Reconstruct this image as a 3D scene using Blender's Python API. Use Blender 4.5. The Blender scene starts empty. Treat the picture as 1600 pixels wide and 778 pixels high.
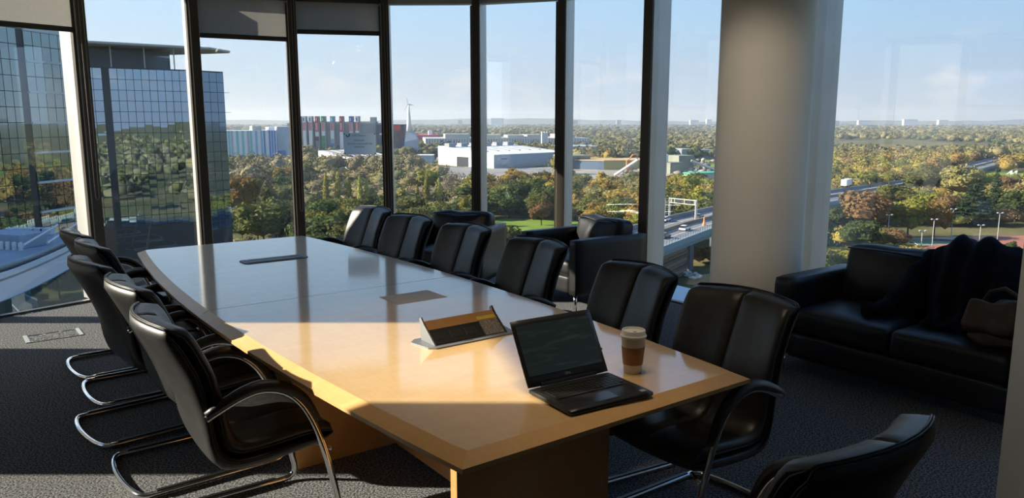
import bpy, bmesh, math, random
import numpy as np
from mathutils import Vector, Matrix, noise

random.seed(7)
RNG = np.random.default_rng(7)
SC = bpy.context.scene
COL = SC.collection
PI = math.pi
R = math.radians

# ------------------------------------------------------------------ camera
EYE, PITCH, FPX = 1.65, R(9.5), 1200.0
cam = bpy.data.objects.new('camera', bpy.data.cameras.new('camera'))
COL.objects.link(cam)
cam.location = (0, 0, EYE)
cam.rotation_euler = (PI / 2 - PITCH, 0, 0)
cam.data.sensor_width = 36
cam.data.sensor_fit = 'HORIZONTAL'
cam.data.lens = FPX / 1600 * 36
cam.data.clip_start = 0.05
cam.data.clip_end = 20000
SC.camera = cam

# ------------------------------------------------------------------ exposure
SC.view_settings.view_transform = 'Standard'
SC.view_settings.look = 'None'
SC.view_settings.gamma = 1
SC.view_settings.use_curve_mapping = False
SC.view_settings.exposure = 0.56
SC.cycles.use_denoising = True
SC.cycles.max_bounces = 10
SC.cycles.transparent_max_bounces = 24
SC.cycles.sample_clamp_indirect = 6

# ------------------------------------------------------------------ sky
def world():
    w = bpy.data.worlds.new('sky')
    SC.world = w
    w.use_nodes = True
    n, l = w.node_tree.nodes, w.node_tree.links
    n.clear()
    out = n.new('ShaderNodeOutputWorld')
    bg = n.new('ShaderNodeBackground')
    tc = n.new('ShaderNodeTexCoord')
    sp = n.new('ShaderNodeSeparateXYZ')
    l.new(tc.outputs['Generated'], sp.inputs[0])

    def ramp(stops):
        r = n.new('ShaderNodeValToRGB')
        e = r.color_ramp.elements
        while len(e) < len(stops):
            e.new(0.5)
        for k, (p, c) in zip(e, stops):
            k.position = p
            k.color = (*c, 1)
        l.new(sp.outputs['Z'], r.inputs[0])
        return r
    sunward = ramp([(0.0, (.58, .63, .67)), (.035, (.585, .65, .71)), (.15, (.47, .65, .85)), (.45, (.22, .40, .74)), (1, (.10, .22, .52))])
    away = ramp([(0.0, (.40, .46, .56)), (.035, (.385, .47, .60)), (.15, (.29, .50, .74)), (.45, (.16, .34, .66)), (1, (.09, .21, .50))])
    az = n.new('ShaderNodeMapRange')
    az.inputs['From Min'].default_value = -.62
    az.inputs['From Max'].default_value = .62
    l.new(sp.outputs['X'], az.inputs['Value'])
    mx = n.new('ShaderNodeMixRGB')
    l.new(az.outputs[0], mx.inputs[0])
    l.new(sunward.outputs[0], mx.inputs[1])
    l.new(away.outputs[0], mx.inputs[2])
    # low fair-weather clouds in a belt above the horizon
    mp = n.new('ShaderNodeMapping')
    mp.inputs['Scale'].default_value = (11, 11, 26)
    mp.inputs['Location'].default_value = (3.1, 1.7, .4)
    l.new(tc.outputs['Generated'], mp.inputs[0])
    nz = n.new('ShaderNodeTexNoise')
    nz.inputs['Scale'].default_value = 1.0
    nz.inputs['Detail'].default_value = 6
    nz.inputs['Roughness'].default_value = .62
    l.new(mp.outputs[0], nz.inputs['Vector'])
    cr = n.new('ShaderNodeValToRGB')
    cr.color_ramp.elements[0].position = .55
    cr.color_ramp.elements[1].position = .74
    l.new(nz.outputs[0], cr.inputs[0])
    belt = n.new('ShaderNodeValToRGB')
    e = belt.color_ramp.elements
    e[0].position = 0.0
    e[0].color = (0.1, 0.1, 0.1, 1)
    e[1].position = .045
    e[1].color = (1, 1, 1, 1)
    k = e.new(.075)
    k.color = (.35, .35, .35, 1)
    k = e.new(.12)
    k.color = (0, 0, 0, 1)
    l.new(sp.outputs['Z'], belt.inputs[0])
    mu = n.new('ShaderNodeMath')
    mu.operation = 'MULTIPLY'
    l.new(cr.outputs[0], mu.inputs[0])
    l.new(belt.outputs[0], mu.inputs[1])
    m3 = n.new('ShaderNodeMath')
    m3.operation = 'MULTIPLY'
    m3.inputs[1].default_value = .75
    l.new(mu.outputs[0], m3.inputs[0])
    m2 = n.new('ShaderNodeMixRGB')
    m2.inputs[2].default_value = (.72, .70, .70, 1)
    l.new(m3.outputs[0], m2.inputs[0])
    l.new(mx.outputs[0], m2.inputs[1])
    l.new(m2.outputs[0], bg.inputs[0])
    bg.inputs[1].default_value = 1.0
    l.new(bg.outputs[0], out.inputs[0])
world()

# ------------------------------------------------------------------ sun (from the left, low autumn sun)
SUN_EL = R(24)
sd = bpy.data.lights.new('sun', 'SUN')
sd.energy = 9.5
sd.angle = R(.6)
sd.color = (1, .90, .74)
sun = bpy.data.objects.new('sun', sd)
COL.objects.link(sun)
sun.rotation_euler = Vector((math.cos(SUN_EL), 0, -math.sin(SUN_EL))).to_track_quat('-Z', 'Y').to_euler()
sun.location = (-30, 3, 20)

# ------------------------------------------------------------------ materials
MATS = {}


def mat(name, col, rough=.5, metal=0., var=0., scale=8., bump=0., bscale=60., stretch=(1, 1, 1), col2=None,
        spec=.5, rnd=0., coat=0., emit=0., island=0., transl=0.):
    if name in MATS:
        return MATS[name]
    m = bpy.data.materials.new(name)
    MATS[name] = m
    m.use_nodes = True
    n, l = m.node_tree.nodes, m.node_tree.links
    b = n['Principled BSDF']
    b.inputs['Roughness'].default_value = rough
    b.inputs['Metallic'].default_value = metal
    b.inputs['Specular IOR Level'].default_value = spec
    b.inputs['Coat Weight'].default_value = coat
    b.inputs['Base Color'].default_value = (*col, 1)
    if emit:
        b.inputs['Emission Color'].default_value = (*col, 1)
        b.inputs['Emission Strength'].default_value = emit
    tc = n.new('ShaderNodeTexCoord')
    mp = n.new('ShaderNodeMapping')
    mp.inputs['Scale'].default_value = stretch
    l.new(tc.outputs['Object'], mp.inputs[0])
    last = None
    if var or col2:
        nz = n.new('ShaderNodeTexNoise')
        nz.inputs['Scale'].default_value = scale
        nz.inputs['Detail'].default_value = 5
        l.new(mp.outputs[0], nz.inputs['Vector'])
        cr = n.new('ShaderNodeValToRGB')
        cr.color_ramp.elements[0].position = .34
        cr.color_ramp.elements[1].position = .66
        lo = col2 if col2 else tuple(c * (1 - var) for c in col)
        hi = col if col2 else tuple(min(1, c * (1 + var)) for c in col)
        cr.color_ramp.elements[0].color = (*lo, 1)
        cr.color_ramp.elements[1].color = (*hi, 1)
        l.new(nz.outputs[0], cr.inputs[0])
        last = cr.outputs[0]
    if rnd or island:
        hsv = n.new('ShaderNodeHueSaturation')
        if last:
            l.new(last, hsv.inputs['Color'])
        else:
            hsv.inputs['Color'].default_value = (*col, 1)
        if island:
            src = n.new('ShaderNodeNewGeometry').outputs['Random Per Island']
            amt = island
        else:
            src = n.new('ShaderNodeObjectInfo').outputs['Random']
            amt = rnd
        a = n.new('ShaderNodeMapRange')
        a.inputs['To Min'].default_value = 1 - amt
        a.inputs['To Max'].default_value = 1 + amt
        l.new(src, a.inputs['Value'])
        l.new(a.outputs[0], hsv.inputs['Value'])
        h = n.new('ShaderNodeMapRange')
        h.inputs['To Min'].default_value = .5 - amt * .06
        h.inputs['To Max'].default_value = .5 + amt * .05
        l.new(src, h.inputs['Value'])
        l.new(h.outputs[0], hsv.inputs['Hue'])
        last = hsv.outputs[0]
    if last:
        l.new(last, b.inputs['Base Color'])
    if bump:
        nb = n.new('ShaderNodeTexNoise')
        nb.inputs['Scale'].default_value = bscale
        nb.inputs['Detail'].default_value = 4
        l.new(mp.outputs[0], nb.inputs['Vector'])
        bp = n.new('ShaderNodeBump')
        bp.inputs['Strength'].default_value = bump
        bp.inputs['Distance'].default_value = .01
        l.new(nb.outputs[0], bp.inputs['Height'])
        l.new(bp.outputs[0], b.inputs['Normal'])
    if transl:
        out = n['Material Output']
        tr = n.new('ShaderNodeBsdfTranslucent')
        if last:
            l.new(last, tr.inputs[0])
        else:
            tr.inputs[0].default_value = (*col, 1)
        mx = n.new('ShaderNodeMixShader')
        mx.inputs[0].default_value = transl
        l.new(b.outputs[0], mx.inputs[1])
        l.new(tr.outputs[0], mx.inputs[2])
        l.new(mx.outputs[0], out.inputs[0])
    return m


def glass_mat(name, tint, ior):
    m = bpy.data.materials.new(name)
    MATS[name] = m
    m.use_nodes = True
    n, l = m.node_tree.nodes, m.node_tree.links
    n.clear()
    out = n.new('ShaderNodeOutputMaterial')
    tr = n.new('ShaderNodeBsdfTransparent')
    tr.inputs[0].default_value = (*tint, 1)
    gl = n.new('ShaderNodeBsdfGlossy')
    gl.inputs['Roughness'].default_value = 0
    gl.inputs[0].default_value = (.9, .95, 1, 1)
    lw = n.new('ShaderNodeLayerWeight')
    lw.inputs[0].default_value = .5
    pw = n.new('ShaderNodeMath')
    pw.operation = 'POWER'
    pw.inputs[1].default_value = 5
    l.new(lw.outputs['Facing'], pw.inputs[0])
    mr = n.new('ShaderNodeMapRange')
    mr.inputs['To Min'].default_value = ((ior - 1) / (ior + 1)) ** 2
    mr.inputs['To Max'].default_value = .9
    l.new(pw.outputs[0], mr.inputs['Value'])
    mx = n.new('ShaderNodeMixShader')
    l.new(mr.outputs[0], mx.inputs[0])
    l.new(tr.outputs[0], mx.inputs[1])
    l.new(gl.outputs[0], mx.inputs[2])
    l.new(mx.outputs[0], out.inputs[0])
    return m


def mirror_mat(name, gloss, base, weight, bump, bscale):
    """coated curtain-wall glass: dark body colour under a tinted, slightly wavy mirror"""
    m = bpy.data.materials.new(name)
    MATS[name] = m
    m.use_nodes = True
    n, l = m.node_tree.nodes, m.node_tree.links
    n.clear()
    out = n.new('ShaderNodeOutputMaterial')
    df = n.new('ShaderNodeBsdfDiffuse')
    df.inputs[0].default_value = (*base, 1)
    gl = n.new('ShaderNodeBsdfGlossy')
    gl.inputs[0].default_value = (*gloss, 1)
    gl.inputs['Roughness'].default_value = .015
    tc = n.new('ShaderNodeTexCoord')
    nz = n.new('ShaderNodeTexNoise')
    nz.inputs['Scale'].default_value = bscale
    nz.inputs['Detail'].default_value = 1
    l.new(tc.outputs['Object'], nz.inputs['Vector'])
    bp = n.new('ShaderNodeBump')
    bp.inputs['Strength'].default_value = bump
    bp.inputs['Distance'].default_value = .02
    l.new(nz.outputs[0], bp.inputs['Height'])
    l.new(bp.outputs[0], gl.inputs['Normal'])
    mx = n.new('ShaderNodeMixShader')
    mx.inputs[0].default_value = weight
    l.new(df.outputs[0], mx.inputs[1])
    l.new(gl.outputs[0], mx.inputs[2])
    l.new(mx.outputs[0], out.inputs[0])
    return m


def wood_mat(name, light, dark, rough, coat=.0):
    """maple veneer: leaves of veneer with a soft wavy figure and fine grain"""
    m = bpy.data.materials.new(name)
    MATS[name] = m
    m.use_nodes = True
    n, l = m.node_tree.nodes, m.node_tree.links
    b = n['Principled BSDF']
    tc = n.new('ShaderNodeTexCoord')
    mp = n.new('ShaderNodeMapping')
    mp.inputs['Scale'].default_value = (1.2, 9, 9)
    l.new(tc.outputs['Object'], mp.inputs[0])
    g = n.new('ShaderNodeTexNoise')
    g.inputs['Scale'].default_value = 6
    g.inputs['Detail'].default_value = 8
    g.inputs['Roughness'].default_value = .7
    l.new(mp.outputs[0], g.inputs['Vector'])
    mp2 = n.new('ShaderNodeMapping')
    mp2.inputs['Scale'].default_value = (7, 2.2, 2.2)
    l.new(tc.outputs['Object'], mp2.inputs[0])
    f = n.new('ShaderNodeTexNoise')
    f.inputs['Scale'].default_value = 2.2
    f.inputs['Detail'].default_value = 3
    f.inputs['Distortion'].default_value = 1.2
    l.new(mp2.outputs[0], f.inputs['Vector'])
    br = n.new('ShaderNodeTexBrick')
    br.inputs['Scale'].default_value = 1.0
    br.inputs['Mortar Size'].default_value = 0
    br.inputs['Brick Width'].default_value = .62
    br.inputs['Row Height'].default_value = .21
    br.inputs['Color1'].default_value = (.42, .42, .42, 1)
    br.inputs['Color2'].default_value = (.58, .58, .58, 1)
    l.new(tc.outputs['Object'], br.inputs['Vector'])
    a = n.new('ShaderNodeMixRGB')
    a.inputs[0].default_value = .45
    l.new(g.outputs[0], a.inputs[1])
    l.new(f.outputs[0], a.inputs[2])
    a2 = n.new('ShaderNodeMixRGB')
    a2.inputs[0].default_value = .4
    l.new(a.outputs[0], a2.inputs[1])
    l.new(br.outputs[0], a2.inputs[2])
    cr = n.new('ShaderNodeValToRGB')
    cr.color_ramp.elements[0].position = .36
    cr.color_ramp.elements[1].position = .62
    cr.color_ramp.elements[0].color = (*dark, 1)
    cr.color_ramp.elements[1].color = (*light, 1)
    l.new(a2.outputs[0], cr.inputs[0])
    l.new(cr.outputs[0], b.inputs['Base Color'])
    b.inputs['Roughness'].default_value = rough
    b.inputs['Coat Weight'].default_value = coat
    b.inputs['Coat IOR'].default_value = 1.75
    b.inputs['Coat Roughness'].default_value = .085
    bp = n.new('ShaderNodeBump')
    bp.inputs['Strength'].default_value = .03
    bp.inputs['Distance'].default_value = .004
    l.new(f.outputs[0], bp.inputs['Height'])
    l.new(bp.outputs[0], b.inputs['Normal'])
    return m


def carpet_mat():
    m = bpy.data.materials.new('carpet')
    MATS['carpet'] = m
    m.use_nodes = True
    n, l = m.node_tree.nodes, m.node_tree.links
    b = n['Principled BSDF']
    tc = n.new('ShaderNodeTexCoord')
    nz = n.new('ShaderNodeTexNoise')
    nz.inputs['Scale'].default_value = 110
    nz.inputs['Detail'].default_value = 3
    l.new(tc.outputs['Object'], nz.inputs['Vector'])
    cr = n.new('ShaderNodeValToRGB')
    cr.color_ramp.elements[0].position = .40
    cr.color_ramp.elements[1].position = .62
    cr.color_ramp.elements[0].color = (.030, .034, .043, 1)
    cr.color_ramp.elements[1].color = (.26, .257, .255, 1)
    l.new(nz.outputs[0], cr.inputs[0])
    l.new(cr.outputs[0], b.inputs['Base Color'])
    b.inputs['Roughness'].default_value = 1
    b.inputs['Specular IOR Level'].default_value = .05
    bp = n.new('ShaderNodeBump')
    bp.inputs['Strength'].default_value = .6
    bp.inputs['Distance'].default_value = .006
    l.new(nz.outputs[0], bp.inputs['Height'])
    l.new(bp.outputs[0], b.inputs['Normal'])
    return m


def noise_ground(name, cols, scale, pos=(.35, .5, .65)):
    m = bpy.data.materials.new(name)
    MATS[name] = m
    m.use_nodes = True
    n, l = m.node_tree.nodes, m.node_tree.links
    b = n['Principled BSDF']
    b.inputs['Roughness'].default_value = 1
    b.inputs['Specular IOR Level'].default_value = .1
    tc = n.new('ShaderNodeTexCoord')
    nz = n.new('ShaderNodeTexNoise')
    nz.inputs['Scale'].default_value = scale
    nz.inputs['Detail'].default_value = 9
    nz.inputs['Roughness'].default_value = .65
    l.new(tc.outputs['Object'], nz.inputs['Vector'])
    cr = n.new('ShaderNodeValToRGB')
    e = cr.color_ramp.elements
    while len(e) < len(cols):
        e.new(.5)
    for k, p, c in zip(e, pos, cols):
        k.position = p
        k.color = (*c, 1)
    l.new(nz.outputs[0], cr.inputs[0])
    l.new(cr.outputs[0], b.inputs['Base Color'])
    return m


GLASS = glass_mat('window_glass', (.975, .99, .985), 1.85)
MAPLE = wood_mat('maple_veneer', (.78, .54, .27), (.68, .43, .19), .42, coat=1.0)
MAPLE_EDGE = wood_mat('maple_lipping', (.70, .44, .19), (.60, .35, .14), .3)
MAPLE_DULL = wood_mat('maple_panel', (.62, .42, .22), (.52, .33, .16), .45)
PED = wood_mat('pedestal_veneer', (.56, .30, .11), (.45, .22, .075), .35)
CARPET = carpet_mat()
LEATHER = mat('black_leather', (.017, .0165, .016), .42, bump=.12, bscale=260, var=.25, scale=30, spec=.75)
LEATHER2 = mat('black_sofa_leather', (.010, .010, .012), .42, bump=.15, bscale=180, var=.2, scale=20, spec=.5)
PIPING = mat('black_piping', (.008, .008, .008), .45)
CHROME = mat('chrome', (.78, .78, .78), .07, metal=1)
ALU = mat('anodised_aluminium', (.50, .49, .47), .42, metal=.35, var=.05, scale=3)
DARKALU = mat('dark_bronze_aluminium', (.085, .072, .06), .4, metal=.2)
WHITEPAINT = mat('white_plaster', (.66, .64, .58), .85, var=.03, scale=1.5)
COLPAINT = mat('column_paint', (.72, .69, .61), .7, var=.035, scale=2.2, bump=.03, bscale=8)
CEIL = mat('ceiling_tile', (.60, .60, .58), .9)
BLIND = mat('blind_fabric', (.34, .33, .31), .9, var=.06, scale=160, transl=.3)
BLINDBAR = mat('blind_bar', (.05, .045, .04), .5)

# ------------------------------------------------------------------ mesh helper


class MB:
    def __init__(s):
        s.v, s.f = [], []

    def add(s, vs, fs):
        o = len(s.v)
        s.v += [tuple(p) for p in vs]
        s.f += [tuple(i + o for i in f) for f in fs]
        return s

    def box(s, cx, cy, cz, sx, sy, sz, rz=0., rx=0.):
        M = Matrix.Rotation(rz, 3, 'Z') @ Matrix.Rotation(rx, 3, 'X')
        vs = [Vector((cx, cy, cz)) + M @ Vector((x * sx / 2, y * sy / 2, z * sz / 2)) for x in (-1, 1) for y in (-1, 1) for z in (-1, 1)]
        return s.add(vs, [(0, 1, 3, 2), (4, 6, 7, 5), (0, 4, 5, 1), (2, 3, 7, 6), (0, 2, 6, 4), (1, 5, 7, 3)])

    def prism(s, poly, z0, z1):
        n = len(poly)
        vs = [(x, y, z0) for x, y in poly] + [(x, y, z1) for x, y in poly]
        fs = [tuple(range(n))[::-1], tuple(range(n, 2 * n))]
        fs += [(i, (i + 1) % n, n + (i + 1) % n, n + i) for i in range(n)]
        return s.add(vs, fs)

    def tube(s, pts, r, seg=8, closed=False, sq=1.0):
        pts = [Vector(p) for p in pts]
        n = len(pts)
        vs, fs = [], []
        up = None
        for i, p in enumerate(pts):
            if closed:
                t = pts[(i + 1) % n] - pts[i - 1]
            else:
                t = pts[min(i + 1, n - 1)] - pts[max(i - 1, 0)]
            t.normalize()
            if up is None:
                up = Vector((0, 0, 1)) if abs(t.z) < .9 else Vector((1, 0, 0))
            a = t.cross(up)
            if a.length < 1e-4:
                a = t.cross(Vector((1, 0, 0)))
            a.normalize()
            b = a.cross(t).normalized()
            up = b
            rr = r[i] if isinstance(r, (list, tuple)) else r
            for k in range(seg):
                w = 2 * PI * k / seg
                vs.append(p + a * (rr * math.cos(w)) + b * (rr * sq * math.sin(w)))
        m = n if closed else n - 1
        for i in range(m):
            for k in range(seg):
                j = (i + 1) % n
                fs.append((i * seg + k, i * seg + (k + 1) % seg, j * seg + (k + 1) % seg, j * seg + k))
        if not closed:
            fs += [tuple(range(seg))[::-1], tuple(range((n - 1) * seg, n * seg))]
        return s.add(vs, fs)

    def lathe(s, prof, seg=24, c=(0, 0, 0)):
        vs, fs = [], []
        for r, z in prof:
            for k in range(seg):
                w = 2 * PI * k / seg
                vs.append((c[0] + r * math.cos(w), c[1] + r * math.sin(w), c[2] + z))
        for i in range(len(prof) - 1):
            for k in range(seg):
                fs.append((i * seg + k, i * seg + (k + 1) % seg, (i + 1) * seg + (k + 1) % seg, (i + 1) * seg + k))
        fs += [tuple(range(seg))[::-1], tuple(range((len(prof) - 1) * seg, len(prof) * seg))]
        return s.add(vs, fs)

    def rbox(s, cx, cy, cz, sx, sy, sz, r, n=8, puff=None, wr=0., wsc=6., seed=0, rx=0., fn=None):
        """rounded, optionally puffed and wrinkled cushion block"""
        bm = bmesh.new()
        bmesh.ops.create_cube(bm, size=2)
        bmesh.ops.subdivide_edges(bm, edges=bm.edges[:], cuts=n, use_grid_fill=True)
        h = Vector((sx / 2, sy / 2, sz / 2))
        M = Matrix.Rotation(rx, 3, 'X')
        for vt in bm.verts:
            u = vt.co.copy()
            u = Vector([math.copysign(1 - (1 - abs(c)) ** 1.35, c) for c in u])
            p = Vector((u.x * h.x, u.y * h.y, u.z * h.z))
            q = Vector([max(-h[i] + r, min(h[i] - r, p[i])) for i in range(3)])
            d = p - q
            nrm = d.normalized() if d.length > 1e-9 else Vector()
            if d.length > 1e-9:
                p = q + nrm * min(r, max(d.length, r))
            if puff:
                for ax, am in puff:
                    o = [i for i in range(3) if i != ax]
                    p[ax] += math.copysign(1, u[ax]) * abs(u[ax]) * am * (1 - u[o[0]] ** 2) * (1 - u[o[1]] ** 2)
            if wr:
                t = noise.noise(Vector((p.x * wsc + seed, p.y * wsc, p.z * wsc * .5)))
                p += (nrm if nrm.length else Vector((0, 0, 1))) * t * wr
            if fn:
                p = fn(p, u)
            vt.co = Vector((cx, cy, cz)) + M @ p
        bm.verts.index_update()
        s.add([v.co for v in bm.verts], [[v.index for v in f.verts] for f in bm.faces])
        bm.free()
        return s

    def mesh(s, name, m, smooth=False):
        me = bpy.data.meshes.new(name)
        me.from_pydata(s.v, [], s.f)
        if m:
            me.materials.append(m)
        me.validate()
        bm = bmesh.new()
        bm.from_mesh(me)
        bmesh.ops.recalc_face_normals(bm, faces=bm.faces)
        bm.to_mesh(me)
        bm.free()
        if smooth:
            me.polygons.foreach_set('use_smooth', [True] * len(me.polygons))
        me.update()
        return me

    def build(s, name, m, parent=None, smooth=False, bevel=0., loc=None, rz=0., sub=0, auto=0.):
        o = bpy.data.objects.new(name, s.mesh(name, m, smooth))
        COL.objects.link(o)
        if parent:
            o.parent = parent
        if loc:
            o.location = loc
        o.rotation_euler.z = rz
        if bevel:
            b = o.modifiers.new('bevel', 'BEVEL')
            b.width = bevel
            b.segments = 2
            b.limit_method = 'ANGLE'
        if sub:
            b = o.modifiers.new('sub', 'SUBSURF')
            b.levels = b.render_levels = sub
        if auto:
            o.data.set_sharp_from_angle(angle=auto)
        return o


def tag(o, label=None, cat=None, group=None, kind=None):
    if label:
        o['label'] = label
    if cat:
        o['category'] = cat
    if group:
        o['group'] = group
    if kind:
        o['kind'] = kind
    return o


def empty(name, loc=(0, 0, 0), rz=0., **k):
    o = bpy.data.objects.new(name, None)
    o.empty_display_size = .1
    COL.objects.link(o)
    o.location = loc
    o.rotation_euler.z = rz
    return tag(o, **k)


def link(name, me, parent=None, loc=(0, 0, 0), rot=(0, 0, 0), scale=(1, 1, 1)):
    o = bpy.data.objects.new(name, me)
    COL.objects.link(o)
    o.parent = parent
    o.location = loc
    o.rotation_euler = rot
    o.scale = scale
    return o


def copy_tree(o, parent=None):
    c = o.copy()
    COL.objects.link(c)
    c.parent = parent
    for ch in o.children:
        copy_tree(ch, c)
    return c


def text(body, size, m, parent, loc, rot, name='lettering', align='CENTER', depth=.0004):
    cu = bpy.data.curves.new(name, 'FONT')
    cu.body = body
    cu.size = size
    cu.align_x = align
    cu.align_y = 'CENTER'
    cu.extrude = depth
    cu.materials.append(m)
    o = bpy.data.objects.new(name, cu)
    me = bpy.data.meshes.new_from_object(o)
    me.name = name
    bpy.data.objects.remove(o)
    o = bpy.data.objects.new(name, me)
    COL.objects.link(o)
    o.parent = parent
    o.location = loc
    o.rotation_euler = rot
    return o


# table frame: u runs along the conference table towards the camera, v across it towards the right-hand windows
AX, AY = .5828, -.8126
TROT = math.atan2(AY, AX)


def P(u, v, z=0.):
    return Vector((u * AX - v * AY, u * AY + v * AX, z))


def ray(px, py):
    a, b = (px - 800) / FPX, -(py - 389) / FPX
    c, s = math.cos(PITCH), math.sin(PITCH)
    return Vector((a, c + b * s, -s + b * c))


def at(px, py, z):
    d = ray(px, py)
    t = (z - EYE) / d.z
    return Vector((d.x * t, d.y * t, z))


def atY(px, py, Y):
    d = ray(px, py)
    t = Y / d.y
    return Vector((d.x * t, Y, EYE + d.z * t))


GZ = -36.4     # street level: the room is on an upper floor
HEAD = 2.84    # window head
CZ = 2.9       # ceiling

# ------------------------------------------------------------------ facade plan
# mullion positions around the curved prow; M[0] .. run clockwise from the left-hand wall
MP = [(-4.50, 2.44), (-4.74, 3.50), (-4.82, 4.44), (-4.71, 5.36), (-4.36, 6.23), (-3.81, 6.97), (-3.06, 7.62),
      (-2.235, 8.06), (-1.32, 8.27), (-.364, 8.25), (.516, 7.95), (1.262, 7.13)]
q = P(-4.02, 5.18)
MP += [(q.x, q.y)]
q = P(-3.42, 5.18)
MP += [(q.x, q.y)]
q = P(-1.55, 5.18)
MP += [(q.x, q.y)]
q = P(-.05, 5.18)
MP += [(q.x, q.y)]
FLOORPOLY = [(-4.5, -2.6)] + MP + [(4.6, -2.6)]

MB().prism(FLOORPOLY, -.3, 0).build('floor', CARPET)
tag(bpy.data.objects['floor'], 'speckled dark grey carpet floor of the meeting room', 'floor', kind='structure')
MB().prism(FLOORPOLY, CZ, CZ + .3).build('ceiling', CEIL)
tag(bpy.data.objects['ceiling'], 'plain pale ceiling above the meeting room', 'ceiling', kind='structure')


def wall(name, x0, y0, x1, y1, label):
    o = MB().box((x0 + x1) / 2, (y0 + y1) / 2, CZ / 2, abs(x1 - x0), abs(y1 - y0), CZ).build(name, WHITEPAINT)
    return tag(o, label, 'wall', kind='structure')


wall('wall_left', -4.72, -2.6, -4.5, 2.40, 'plain painted wall on the left behind the viewer')
wall('wall_back', -4.72, -2.82, 4.8, -2.6, 'plain painted back wall behind the viewer')
wall('wall_side', 4.6, -2.6, 4.8, 2.9, 'plain painted side wall on the right behind the partition')
wall('wall_right', 1.775, 2.45, 4.6, 2.63, 'pale partition wall end at the right edge beside the sofa')

# windows: glass pane, deep aluminium mullion on the left, bottom and head rails
NW = len(MP) - 1
FIN = {5: R(-8.5), 6: R(-7.5), 7: R(-7), 8: R(-8.5), 10: R(9)}
winlabels = ['open window left of the view', 'window behind a lowered blind', 'second window behind a lowered blind',
             'window with a half lowered blind', 'window at the far left of the view with a beige blind',
             'narrow window second from left showing the mirror glass tower', 'window with a dark grey blind showing the tower corner',
             'window with a warning sign on its glass', 'window showing the wind turbine', 'window showing the big white warehouse',
             'window behind the larger armchair', 'window beside the round column showing the viaduct', 'narrow window hidden behind the round column',
             'wide window above the black sofa', 'end window behind the partition wall']
for i in range(NW):
    (x0, y0), (x1, y1) = MP[i], MP[i + 1]
    d = Vector((x1 - x0, y1 - y0, 0))
    Lw = d.length
    ang = math.atan2(d.y, d.x)
    root = empty('window_%d' % (i + 1), (x0, y0, 0), ang, label=winlabels[i], cat='window', kind='structure')
    # local x along the pane, local y = inward normal is -y (facade runs clockwise), outward +y
    MB().box(Lw / 2, .06, HEAD / 2, Lw, .012, HEAD).build('pane', GLASS, root)
    MB().box(Lw / 2, .05, .01, Lw - .1, .05, .02).build('bottom_rail', DARKALU, root)
    MB().box(Lw / 2, .05, (HEAD + CZ) / 2, Lw, .12, CZ - HEAD).build('head_rail', ALU, root)
    wd = .088 if i < 13 else .12
    # the mullion at the right-hand end of this pane: deep fin plus a dark strip that paints its room face in backlit shade
    mu = MB().box(Lw, .105, CZ / 2, wd, .33, CZ).build('mullion', ALU, root, bevel=.004)
    mu.rotation_euler.z = FIN.get(i, 0)
    mu.location = Vector((Lw, 0, 0)) - Matrix.Rotation(FIN.get(i, 0), 3, 'Z') @ Vector((Lw, 0, 0))
    MB().box(Lw, -.067, CZ / 2, wd * .86, .016, CZ - .01).build('cover_strip', DARKALU, mu)
    MB().box(Lw - wd / 2 - .012, -.02, HEAD / 2, .024, .05, HEAD - .05).build('side_guide', DARKALU, root)

# roller blinds
BZ = {0: 2.80, 1: .03, 2: .03, 3: 1.15, 4: 2.44, 6: 2.47, 7: 2.55}
blab = {1: 'roller blind lowered to the floor out of view on the left', 2: 'second roller blind lowered to the floor out of view on the left',
        3: 'half lowered roller blind just outside the left edge', 4: 'beige roller blind in the top left corner with dark bottom bar',
        6: 'grey roller blind with a lighter right half left of the plain dark one', 7: 'plain dark grey roller blind above the window with the warning sign',
        0: 'roller blind rolled up above the open window on the left'}
for i, zb in BZ.items():
    (x0, y0), (x1, y1) = MP[i], MP[i + 1]
    d = Vector((x1 - x0, y1 - y0, 0))
    Lw = d.length
    root = empty('roller_blind', (x0, y0, 0), math.atan2(d.y, d.x), label=blab[i], cat='blind', group='roller blinds at the windows')
    MB().add([(.0375, -.035, zb), (Lw - .0375, -.035, zb), (Lw - .0375, -.035, 2.86), (.0375, -.035, 2.86)], [(0, 1, 2, 3)]).build('fabric', BLIND, root)
    MB().box(Lw / 2, -.035, zb - .012, Lw - .07, .02, .045).build('bottom_bar', BLINDBAR, root, bevel=.004)
    MB().tube([(.04, -.035, 2.86), (Lw - .04, -.035, 2.86)], .028, 10).build('roller_tube', DARKALU, root, smooth=True)
    xc, zl = Lw - .015, (.72 if i != 4 else .95)
    ch = MB()
    ch.tube([(xc, -.075, 2.84), (xc, -.075, zl + .02), (xc + .004, -.08, zl), (xc + .012, -.085, zl - .006), (xc + .02, -.09, zl),
             (xc + .024, -.095, zl + .02), (xc + .024, -.095, 2.84)], .0035, 5)
    ch.build('bead_chain', mat('bead_chain', (.32, .28, .26), .5), root, smooth=True)

# round column
cl = MB()
cc = Vector((1.825, 5.66, 0))
cl.lathe([(.328, 0), (.328, 1.0), (.328, 2.0), (.328, CZ)], 64, cc)
tag(cl.build('column', COLPAINT, smooth=True, auto=R(40)), 'thick round plastered column standing between the windows', 'column', kind='structure')

# outside maintenance ledge along the right-hand windows and the curved parapet on the left
led = [P(-9.5, 5.55), P(-4.6, 5.55), P(0, 5.55), P(0, 6.16), P(-4.6, 6.16), P(-9.5, 6.16)]
tag(MB().prism([(p.x, p.y) for p in led], -.16, -.1).build('trim_1', mat('ledge_metal', (.30, .42, .52), .35, metal=.3)),  # the blue of the sky on the ledge is put into its colour
    'flat blue grey maintenance ledge outside the right hand windows', 'ledge', kind='structure')

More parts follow.
